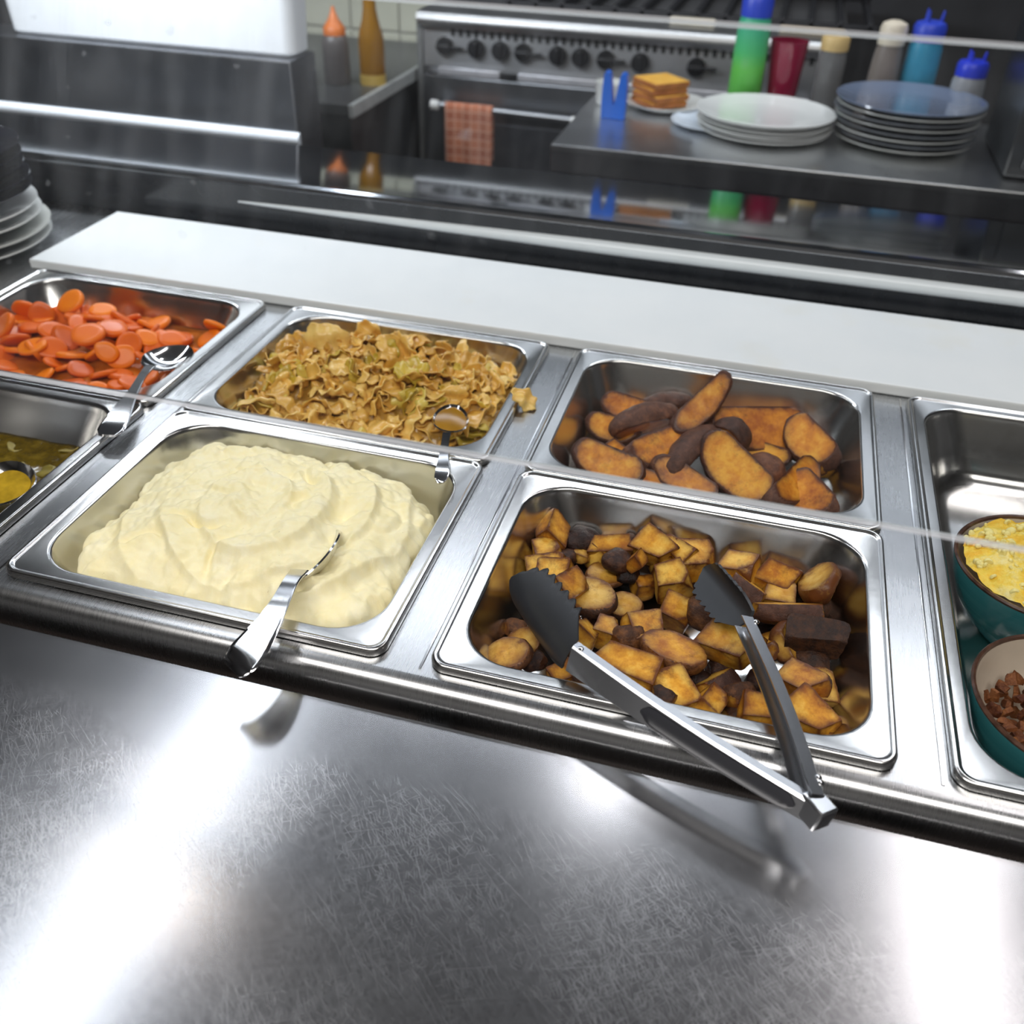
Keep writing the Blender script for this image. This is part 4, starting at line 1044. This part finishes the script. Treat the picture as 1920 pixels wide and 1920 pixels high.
def bottles_left():
    am = N('amber_glass'); am.set(Base_Color=(.55, .26, .02), Roughness=.08, Transmission_Weight=.55, IOR=1.45, Coat_Weight=.5)
    oil = plain('amber_oil', (.62, .33, .03), .2)
    t = thing('sauce_bottle', 'tall amber glass bottle beside the orange capped squeeze bottle', 'bottle', (-.802, 1.87, -.042))
    B = MB(); B.lathe([(.028, 0), (.031, .003), (.031, .095), (.028, .115), (.020, .140), (.0155, .165), (.0148, .215), (.016, .217), (.016, .23)], 40, cap0=True, cap1=True); B.build('glass_body', am.mat, t)
    B = MB(); B.lathe([(.0314, .0), (.0316, .012), (.0314, .024)], 40); B.build('foot_label', plain('yellow_foot', (.62, .42, .10), .4), t)
    t = thing('squeeze_bottle', 'greyish squeeze bottle with an orange cone cap', 'bottle', (-.882, 1.84, -.042))
    B = MB(); B.lathe([(.029, 0), (.032, .004), (.032, .090), (.028, .105), (.024, .110)], 40, cap0=True, cap1=True); B.build('bottle_body', plain('smoky_plastic', (.13, .115, .11), .3, 0, .15, 20), t)
    B = MB(); B.lathe([(.026, .108), (.0262, .122), (.022, .128), (.012, .142), (.005, .160), (.0035, .168)], 40, cap0=True, cap1=True); B.build('cone_cap', plain('orange_cap', (.72, .19, .035), .35), t)
bottles_left()

# ------------------------------------------------------------------ the oven range
def build_range():
    t = thing('oven_range', 'stainless oven range with black knobs behind the steel tables', 'oven range', (-.228, 2.06, -.9))
    x0, x1 = -.517, .520
    B = MB(); B.box(x0, x1, .03, .75, .12, .985); B.build('body', STEEL_RANGE, t, smooth=False)
    # bull nosed landing ledge
    pr = [(.03, .962)] + [(-.012 - .019 * math.sin(a), .981 - .019 * math.cos(a)) for a in np.linspace(.3, PI * .9, 12)] + [(.03, 1.001), (.75, 1.001), (.75, .962)]
    B = MB(); B.loft([[(x, y, z) for y, z in pr] for x in (x0, x1)], True, True, True); B.build('landing_ledge', steel('ledge_range', (.60, .60, .60), .4), t, angle=30)
    B = MB(); B.box(x0 + .004, x1 - .004, .004, .03, .868, .962, .002); B.build('control_panel', STEEL_RANGE, t)
    # vent slots under the ledge, each a black block in place of a shaded recess
    dkm = plain('slot_black', (.018, .018, .02), .5); me = None
    for i in range(44):
        if me is None:
            B = MB(); B.box(-.0045, .0045, .0005, .006, -.008, .008, .001); o = B.build('vent_slot', dkm, t); me = o.data
        else:
            o = bpy.data.objects.new('vent_slot', me); COL.objects.link(o); o.parent = t
        o.location = (x0 + .085 + .0205 * i, 0, .951)
    # knobs with a pointer grip
    kx = [-.679, -.596, -.533, -.473, -.385, -.327, -.264, -.179, -.043]; turn = [90, 5, 0, 90, 0, 0, 90, 0, 90]; mk = mg = None
    for i, x in enumerate(kx):
        if mk is None:
            B = MB(); rings = [[(r * math.cos(a), y, r * math.sin(a)) for a in np.linspace(0, 2 * PI, 33)[:-1]] for r, y in ((.021, .004), (.022, -.002), (.0215, -.014), (.019, -.017))]
            B.loft(rings, True, True); k = B.build('knob', BLACK, t); mk = k.data
            B = MB(); B.box(-.0055, .0055, -.028, -.015, -.018, .018, .002); g = B.build('knob_grip', BLACK, k); mg = g.data
        else:
            k = bpy.data.objects.new('knob', mk); COL.objects.link(k); k.parent = t
            g = bpy.data.objects.new('knob_grip', mg); COL.objects.link(g); g.parent = k
        k.location = (x + .228, .0, .920); k.rotation_euler = (0, math.radians(turn[i]), 0)
        if turn[i] == 90:                                       # lever pointing sideways
            B = MB(); B.box(.018, .050, -.020, -.012, -.004, .004, .0015); q = B.build('knob_lever', BLACK, k); q.rotation_euler = (0, math.radians(-90), 0)
    # oven door
    B = MB(); B.box(x0 + .006, x1 - .006, -.012, .03, .30, .852, .004); B.build('oven_door', steel('door_steel', (.30, .31, .33), .38, (2, 60, 60), .1, .01), t)
    B = MB(); B.box(x0 + .07, x1 - .07, -.0135, -.010, .38, .745, .002); B.build('door_panel', plain('door_dark_panel', (.10, .103, .115), .3, .6), t)
    for a, c_ in ((x0 + .050, x0 + .215), (x0 + .262, x0 + .50), (x0 + .54, x1 - .06)):
        B = MB(); B.box(a, c_, -.020, -.008, .855, .873, .003); B.build('trim_strip', plain('pale_strip', (.50, .50, .53), .3, .3), t)
    B = MB(); B.box(x0 + .215, x0 + .262, -.019, -.008, .854, .872, .002); B.build('latch', BLACK, t)
    B = MB(); B.tube([(x0 + .045, -.055, .790), (x1 - .30, -.055, .779), (x1 - .10, -.055, .775)], .0075, 14); hb = B.build('door_handle', STEEL_DARK, t)
    kn = plain('white_handle_end', (.80, .80, .78), .25)
    for x, z in ((x0 + .055, .790), (x0 + .425, .782)):
        B = MB(); B.lathe([(.006, -.012), (.0125, -.009), (.0125, .009), (.006, .012)], 20, cap0=True, cap1=True); q = B.build('handle_end', kn, hb); q.location = (x, -.060, z); q.rotation_euler = (0, math.radians(90), 0)
    for x in (x0 + .065, x1 - .12):
        B = MB(); B.tube([(x, -.055, .786), (x, -.005, .786)], .006, 10); B.build('handle_post', STEEL_DARK, hb)
    for x in (x0 + .05, x1 - .05):
        for y in (.08, .68):
            B = MB(); B.tube([(x, y, 0), (x, y, .13)], [.018, .022], 14); B.build('leg', STEEL_DARK, t)
    # side panel edge strip, light
    B = MB(); B.box(x0 - .012, x0 + .002, .0, .74, .14, .965, .003); B.build('side_panel', plain('pale_side', (.30, .31, .31), .35, .5), t)
    # tea towel over the handle
    tw = N('checked_cotton'); v = tw.coord(scale=(1, 1, 1)); sx = tw.n('ShaderNodeSeparateXYZ'); tw.l(v, sx.inputs[0])
    def lines(c_, per, wd):
        m_ = tw.math('ABSOLUTE', tw.math('SUBTRACT', tw.math('FRACT', tw.math('DIVIDE', c_, per)), .5)); return tw.math('LESS_THAN', m_, wd)
    a = lines(sx.outputs[0], .022, .07); b_ = lines(sx.outputs[2], .022, .07); c_ = lines(sx.outputs[0], .044, .26); d = lines(sx.outputs[2], .044, .26)
    col = tw.mix(tw.math('MULTIPLY', c_, .5), (.55, .20, .11), (.38, .12, .065)); col = tw.mix(tw.math('MULTIPLY', d, .45), col, (.33, .10, .06))
    col = tw.mix(tw.math('MULTIPLY', tw.math('MAXIMUM', a, b_), .75), col, (.72, .42, .30)); tw.set(Base_Color=col, Roughness=.9, Sheen_Weight=.2)
    B = MB(); nx = 16; rows = []
    for z, y in [(.60 - .9 * 0, -.066)] + [(.64, -.067), (.68, -.067), (.72, -.067), (.76, -.066), (.785, -.0655), (.797, -.0635), (.8005, -.056), (.798, -.0475), (.786, -.0455), (.74, -.045), (.69, -.045), (.66, -.045)]:
        rows.append([(-.433 + .126 * i / nx, y - (.0025 * math.sin(i * .9 + z * 9) if y < -.06 else 0), z - (.004 * math.sin(i * .5) if z < .61 else 0)) for i in range(nx + 1)])
    B.loft(rows, False, False, False); o = B.build('tea_towel', tw.mat, None, (-.228, 2.06, -.9), angle=180); md = o.modifiers.new('thick', 'SOLIDIFY'); md.thickness = .002
    tag(o, 'terracotta checked tea towel hanging over the oven handle', 'towel')
build_range()

# ------------------------------------------------------------------ steel table on the right and what stands on it
def build_table():
    t = thing('steel_table', 'stainless steel work table carrying the plate stacks and squeeze bottles', 'table', (.55, 1.36, -.9))
    x0, x1, y1 = -.785, .95, .47
    top = steel('table_steel', (.72, .73, .74), .30, (60, 2, 2), .1, .02, .12)
    B = MB(); B.box(x0, x1, 0, y1, .885, .900, .003); B.build('tabletop', top, t)
    B = MB(); B.box(x0 + .001, x1, .0005, .012, .848, .8995, .003); B.build('front_apron', steel('apron_steel', (.58, .58, .60), .3, (2, 2, 60), .08), t)
    B = MB(); B.box(x0 + .0005, x0 + .010, .012, y1, .848, .890, .002); B.build('side_apron', STEEL_DARK, t)
    for x in (x0 + .05, x1 - .05):
        for y in (.05, y1 - .05):
            B = MB(); B.tube([(x, y, 0), (x, y, .885)], .019, 16); B.build('leg', STEEL_DARK, t)
    B = MB(); B.box(x0 + .03, x1 - .03, .03, y1 - .02, .30, .318, .003); B.build('undershelf', STEEL_DARK, t)
build_table()
# white plate stack
for i in range(6):
    r = .129 if i < 5 else .1345; nm = ['lowest', 'second lowest', 'third', 'fourth', 'fifth', 'topmost'][i]
    plate('%s white plate of the pale stack beside the toast plate' % nm, 'plate', .144 + (0, .004, -.003, .002, 0, 0)[i], 1.585 + (0, .002, -.002, 0, .003, 0)[i], .0005 + .0062 * i, r, WHITE_CH, 'white plates of the middle stack', .0135, 80)
plate('pale bluish saucer peeking out beneath the white plate stack', 'saucer', .035, 1.60, .0005, .075, plain('bluish_china', (.66, .72, .80), .2), None, .012, name='saucer')
# clear plates
cg = N('smoky_clear_plate'); cg.set(Base_Color=(.42, .45, .50), Roughness=.1, Transmission_Weight=.55, IOR=1.3, Coat_Weight=.5, Coat_Roughness=.05, Alpha=.9)
cgt = N('blue_grey_plate'); cgt.set(Base_Color=(.16, .20, .29), Roughness=.10, Coat_Weight=.6, Coat_Roughness=.04)
for i in range(8):
    nm = ['lowest', 'second lowest', 'third lowest', 'fourth lowest', 'fourth from top', 'third from top', 'second from top', 'topmost'][i]
    plate('%s %s plate of the tall stack by the dark steel box' % (nm, 'blue grey glossy' if i == 7 else 'pale translucent'), 'plate', .408 + (0, .003, -.002, .002, 0, -.003, .002, 0)[i], 1.61 + (0, .002, -.002, 0, .002, 0, 0, 0)[i], .0005 + .0098 * i, (.128, .131, .131, .134, .134, .135, .136, .1375)[i], cgt.mat if i == 7 else (GREY_CH if i % 2 == 0 else cg.mat), 'plates of the tall stack', .0155, 80)
# toast on a plate
plate('white side plate under the stack of toast', 'plate', -.068, 1.715, .0005, .088, WHITE_CH, None, .016, 64)
to = N('toast_crumb'); v = to.coord(); f = to.noise(v, 60, 5); to.set(Base_Color=to.ramp(f, [(.3, (.74, .36, .045)), (.7, (.86, .50, .085))]), Roughness=.6); to.bump(f, .4, .002)
cr = plain('toast_crust', (.40, .135, .03), .6, 0, .25, 80)
for i in range(4):
    B = MB(); B.box(-.044, .044, -.044, .044, 0, .0128, .004); 
    mi = [];
    o = B.build('toast_slice', [to.mat, cr], None, (-.083 + (0, .003, -.002, .001)[i], 1.715 + (0, -.002, .002, 0)[i], .0065 + .0131 * i))
    for p in o.data.polygons: p.material_index = 0 if abs(p.normal.z) > .75 else 1
    o.rotation_euler.z = math.radians(41 + (0, 5, -3, 2)[i])
    tag(o, '%s toast slice of the stack on the side plate' % ['bottom', 'second lowest', 'second from top', 'topmost golden'][i], 'toast', 'toast slices on the side plate')
# blue clip with a V notch, white ramekin behind it
bl = plain('blue_plastic', (.012, .13, .62), .35, 0, .06)
B = MB(); out = [(-.024, 0), (.024, 0), (.0248, .03), (.0245, .060), (.0235, .082), (.020, .0875), (.012, .0865), (.0095, .080), (.0008, .026), (-.0008, .026), (-.0095, .080), (-.012, .0875), (-.020, .089), (-.0235, .084), (-.0250, .06), (-.0252, .03)]
v = [(x, -.011, z) for x, z in out] + [(x, .011, z) for x, z in out]; n = len(out)
B.add(v, [tuple(range(n)), tuple(range(2 * n - 1, n - 1, -1))] + [(i, n + i, n + (i + 1) % n, (i + 1) % n) for i in range(n)])
o = B.build('blue_clip', bl, None, (-.158, 1.59, .0003), smooth=False); md = o.modifiers.new('soft', 'BEVEL'); md.width = .002; md.segments = 2
tag(o, 'blue plastic clip with a V notch standing at the table edge', 'clip')
B = MB(); B.lathe([(.026, 0), (.030, .004), (.033, .040), (.0345, .046), (.0325, .046), (.030, .008), (.001, .006)], 40, cap0=True, cap1=True)
o = B.build('ramekin', WHITE_CH, None, (-.186, 1.70, .0003)); tag(o, 'small white ramekin just behind the blue clip', 'ramekin')
# bottles along the back of the table
def squeeze(label, x, y, r, h, body, cap, caph, tips=0, capr=None, taper=.92, bands=None):
    t = thing('squeeze_bottle', label, 'bottle', (x, y, .0003)); capr = capr or r * .9
    B = MB(); B.lathe([(r * .93, 0), (r, .004), (r, h * .6), (r * (taper + .04), h * .9), (r * taper * .92, h)], 40, cap0=True, cap1=True); B.build('bottle_body', body, t)
    B = MB(); B.lathe([(capr, h - .002), (capr * 1.02, h + caph * .55), (capr * .9, h + caph * .72), (capr * .45, h + caph * .82)], 40, cap0=True, cap1=True); B.build('cap', cap, t)
    for k in range(tips):
        a = 2 * PI * k / tips; B = MB(); B.tube([(capr * .55 * math.cos(a), capr * .55 * math.sin(a), h + caph * .7), (capr * .62 * math.cos(a), capr * .62 * math.sin(a), h + caph * 1.25)], [.0045, .0022], 10); B.build('nozzle', cap, t)
    return t
gm = N('green_sauce_bottle'); sx = gm.n('ShaderNodeSeparateXYZ'); gm.l(gm.coord(), sx.inputs[0])
gm.set(Base_Color=gm.ramp(gm.math('DIVIDE', sx.outputs[2], .19), [(.45, (.12, .52, .08)), (.62, (.07, .46, .16)), (.85, (.06, .42, .24))]), Roughness=.35)
bcap = plain('blue_cap', (.035, .07, .52), .35, 0, .06)
squeeze('tall green squeeze bottle with a blue cap behind the white plates', .090, 1.765, .0345, .182, gm.mat, bcap, .05, 3)
cup = N('red_tumbler'); cup.set(Base_Color=(.33, .012, .055), Roughness=.12, Transmission_Weight=.25, Coat_Weight=.3)
B = MB(); B.lathe([(.026, 0), (.029, .003), (.0385, .133), (.039, .137), (.0365, .137), (.027, .01), (.001, .008)], 44, cap0=True, cap1=True)
o = B.build('tumbler', cup.mat, None, (.166, 1.79, .0003)); tag(o, 'dark red plastic tumbler beside the green squeeze bottle', 'tumbler')
t = thing('sauce_jar', 'clear grey jar with a cream lid between the tumbler and the tall plate stack', 'jar', (.256, 1.785, .0003))
B = MB(); B.lathe([(.026, 0), (.028, .004), (.0285, .11), (.026, .128)], 40, cap0=True, cap1=True); B.build('jar_body', plain('grey_jar', (.16, .16, .16), .2, 0, .1), t)
B = MB(); B.lathe([(.0278, .126), (.0282, .129), (.0282, .150), (.0265, .153)], 40, cap0=True, cap1=True); B.build('lid', plain('cream_lid', (.66, .47, .20), .4), t)
t = squeeze('taupe squeeze bottle with a cream cap beside the blue bottle', .362, 1.775, .030, .148, plain('taupe_plastic', (.20, .17, .15), .35), plain('cream_cap', (.70, .63, .50), .4), .050, 0, .026, .84)
t = squeeze('turquoise squeeze bottle with a royal blue nozzle cap', .430, 1.785, .0345, .158, plain('turquoise_sauce', (.035, .27, .42), .35), bcap, .042, 3)
t = squeeze('small white bottle with a bright blue three nozzle cap by the dark steel box', .520, 1.73, .0325, .110, plain('milky_plastic', (.30, .31, .33), .35), plain('royal_cap', (.02, .045, .62), .3), .034, 3)
# dark steel box at the right end of the table
t = thing('steel_box', 'dark steel box at the right end of the work table', 'box', (.572, 1.43, .0003))
bxm = plain('dark_steel_side', (.10, .105, .11), .3, .7)
B = MB(); B.box(0, .36, 0, .26, .004, .36, .004); B.build('body', bxm, t)
B = MB(); B.box(.024, .34, -.006, .004, .02, .34, .003); B.build('door', bxm, t)
for x in (.03, .33):
    for y in (.03, .23):
        B = MB(); B.lathe([(.01, 0), (.01, .006)], 12, (x, y, 0), cap0=True, cap1=True); B.build('foot', BLACK, t)
# things on top of the range
t = thing('grill_grate', 'black cast iron grate on top of the oven range', 'grate', (-.1, 2.45, .1012))
for i in range(14):
    B = MB(); B.box(-.45 + .068 * i, -.435 + .068 * i, -.28, .26, 0, .022, .003); B.build('bar', plain('cast_iron', (.02, .02, .022), .6) if i == 0 else MATS['cast_iron'], t)
for y in (-.28, .24):
    B = MB(); B.box(-.46, .46, y, y + .02, -.0002, .016, .003); B.build('cross_bar', MATS['cast_iron'], t)
o = MB().box(-.055, .055, -.014, .014, 0, .016, .006).build('spatula_handle', plain('cream_handle', (.58, .53, .42), .4), None, (-.07, 2.11, .1012)); o.name = 'scraper'; tag(o, 'cream handled scraper lying on the front ledge of the range', 'scraper')
o = MB().box(-.075, .075, -.014, .014, 0, .014, .005).build('wooden_stick', plain('tan_wood', (.36, .29, .19), .6), None, (.21, 2.11, .1012)); tag(o, 'tan wooden stick lying on the front ledge of the range near its right end', 'stick')
# steel hood over the range
t = thing('extractor_hood', 'dark steel extractor hood above the oven range', 'hood', (-.2, 2.55, .95))
B = MB(); B.loft([[(x * s, y * q, z) for x, y in ((-1, -1), (1, -1), (1, 1), (-1, 1))] for s, q, z in ((1.5, .45, 0), (1.5, .45, .06), (1.1, .3, .70))], True, True); B.build('canopy', STEEL_DARK, t, smooth=False)

# ------------------------------------------------------------------ sneeze guard
def guard():
    g = N('guard_glass'); t = g.t; t.nodes.remove(g.p)
    tr = g.n('ShaderNodeBsdfTransparent'); tr.inputs[0].default_value = (.985, .992, .99, 1)
    gl = g.n('ShaderNodeBsdfGlossy'); gl.inputs['Roughness'].default_value = .03
    fr = g.n('ShaderNodeFresnel'); fr.inputs[0].default_value = 1.35
    m1 = g.n('ShaderNodeMixShader'); g.l(g.math('MULTIPLY', fr.outputs[0], .7), m1.inputs[0]); g.l(tr.outputs[0], m1.inputs[1]); g.l(gl.outputs[0], m1.inputs[2])
    df = g.n('ShaderNodeBsdfTranslucent'); df.inputs[0].default_value = (.86, .92, 1, 1); d2 = g.n('ShaderNodeBsdfDiffuse'); d2.inputs[0].default_value = (.86, .92, 1, 1)
    ds = g.n('ShaderNodeMixShader'); ds.inputs[0].default_value = .5; g.l(df.outputs[0], ds.inputs[1]); g.l(d2.outputs[0], ds.inputs[2])
    v = g.coord(); a = g.ramp(g.noise(v, 9, 5, .6), [(.42, 0.0), (.75, 1.0)]); st_ = g.ramp(g.noise(g.coord(scale=(60, 4, 6), rot=(0, .25, 0)), 1, 4, .6), [(.48, 0.0), (.75, 1.0)])
    dots = g.ramp(g.noise(v, 75, 1, .3), [(.76, 0.0), (.80, 1.0)])
    sxg = g.n('ShaderNodeSeparateXYZ'); g.l(v, sxg.inputs[0]); haze_left = g.n('ShaderNodeMapRange'); g.l(g.math('ADD', sxg.outputs[0], g.math('MULTIPLY', g.noise(v, 3, 2), .25)), haze_left.inputs[0])
    haze_left.inputs[1].default_value = -.14; haze_left.inputs[2].default_value = .20; haze_left.inputs[3].default_value = 1.7; haze_left.inputs[4].default_value = .35      # smudges thicken towards the left end to imitate the bright glow there
    up = g.n('ShaderNodeMapRange'); g.l(sxg.outputs[2], up.inputs[0]); up.inputs[1].default_value = .09; up.inputs[2].default_value = .17; up.inputs[3].default_value = .15; up.inputs[4].default_value = 1.0  # the painted haze also thins out towards the bottom edge
    smudge_haze = g.math('ADD', g.math('MULTIPLY', a, .05), g.math('MULTIPLY', st_, .05)); smudge_haze = g.math('ADD', g.math('ADD', smudge_haze, .008), g.math('MULTIPLY', dots, .16)); smudge_haze = g.math('MULTIPLY', g.math('MULTIPLY', smudge_haze, haze_left.outputs[0]), up.outputs[0])
    m2 = g.n('ShaderNodeMixShader'); g.l(smudge_haze, m2.inputs[0]); g.l(m1.outputs[0], m2.inputs[1]); g.l(ds.outputs[0], m2.inputs[2]); g.l(m2.outputs[0], g.out.inputs[0])
    e = N('guard_glass_edge'); t2 = e.t; t2.nodes.remove(e.p)
    a1 = e.n('ShaderNodeBsdfTransparent'); a2 = e.n('ShaderNodeBsdfDiffuse'); a2.inputs[0].default_value = (.82, .84, .88, 1); a3 = e.n('ShaderNodeMixShader'); a3.inputs[0].default_value = .42  # pale diffuse part imitates light carried inside the glass to its edge
    e.l(a1.outputs[0], a3.inputs[1]); e.l(a2.outputs[0], a3.inputs[2]); e.l(a3.outputs[0], e.out.inputs[0])
    lo = Vector((0, -.03, .2105)); hi = Vector((0, .06, .4225)); d = hi - lo; L = d.length; ang = math.atan2(d.y, d.z)
    th = thing('sneeze_guard', 'smudged clear glass sneeze guard above the food pans', 'sneeze guard', (0, -.03, .2105)); th.rotation_euler = (-ang, 0, 0)
    B = MB(); B.box(-1.3, 1.3, -.0025, .0025, .003, L - .0015, 0); B.build('glass_pane', g.mat, th, smooth=False)
    B = MB(); B.box(-1.3, 1.3, -.0022, .0022, .0004, .0029, .0004); B.build('bottom_edge', e.mat, th, smooth=False)
    B = MB(); B.box(-1.3, 1.3, -.0025, .0025, L - .0012, L - .0002, 0); B.build('top_edge', e.mat, th, smooth=False)
    for x in (-1.31, 1.31):
        B = MB(); B.box(x - .01, x + .01, -.012, .012, -.02, L, .002); B.build('clamp_bar', STEEL_DARK, th)
        B = MB(); M = Matrix.Rotation(ang, 4, 'X'); p = Vector((x, 0, 0))
        B.tube([M @ Vector((x, .03, -.2080)), M @ Vector((x, .006, .0))], .012, 14); B.build('post', STEEL_DARK, th)
guard()
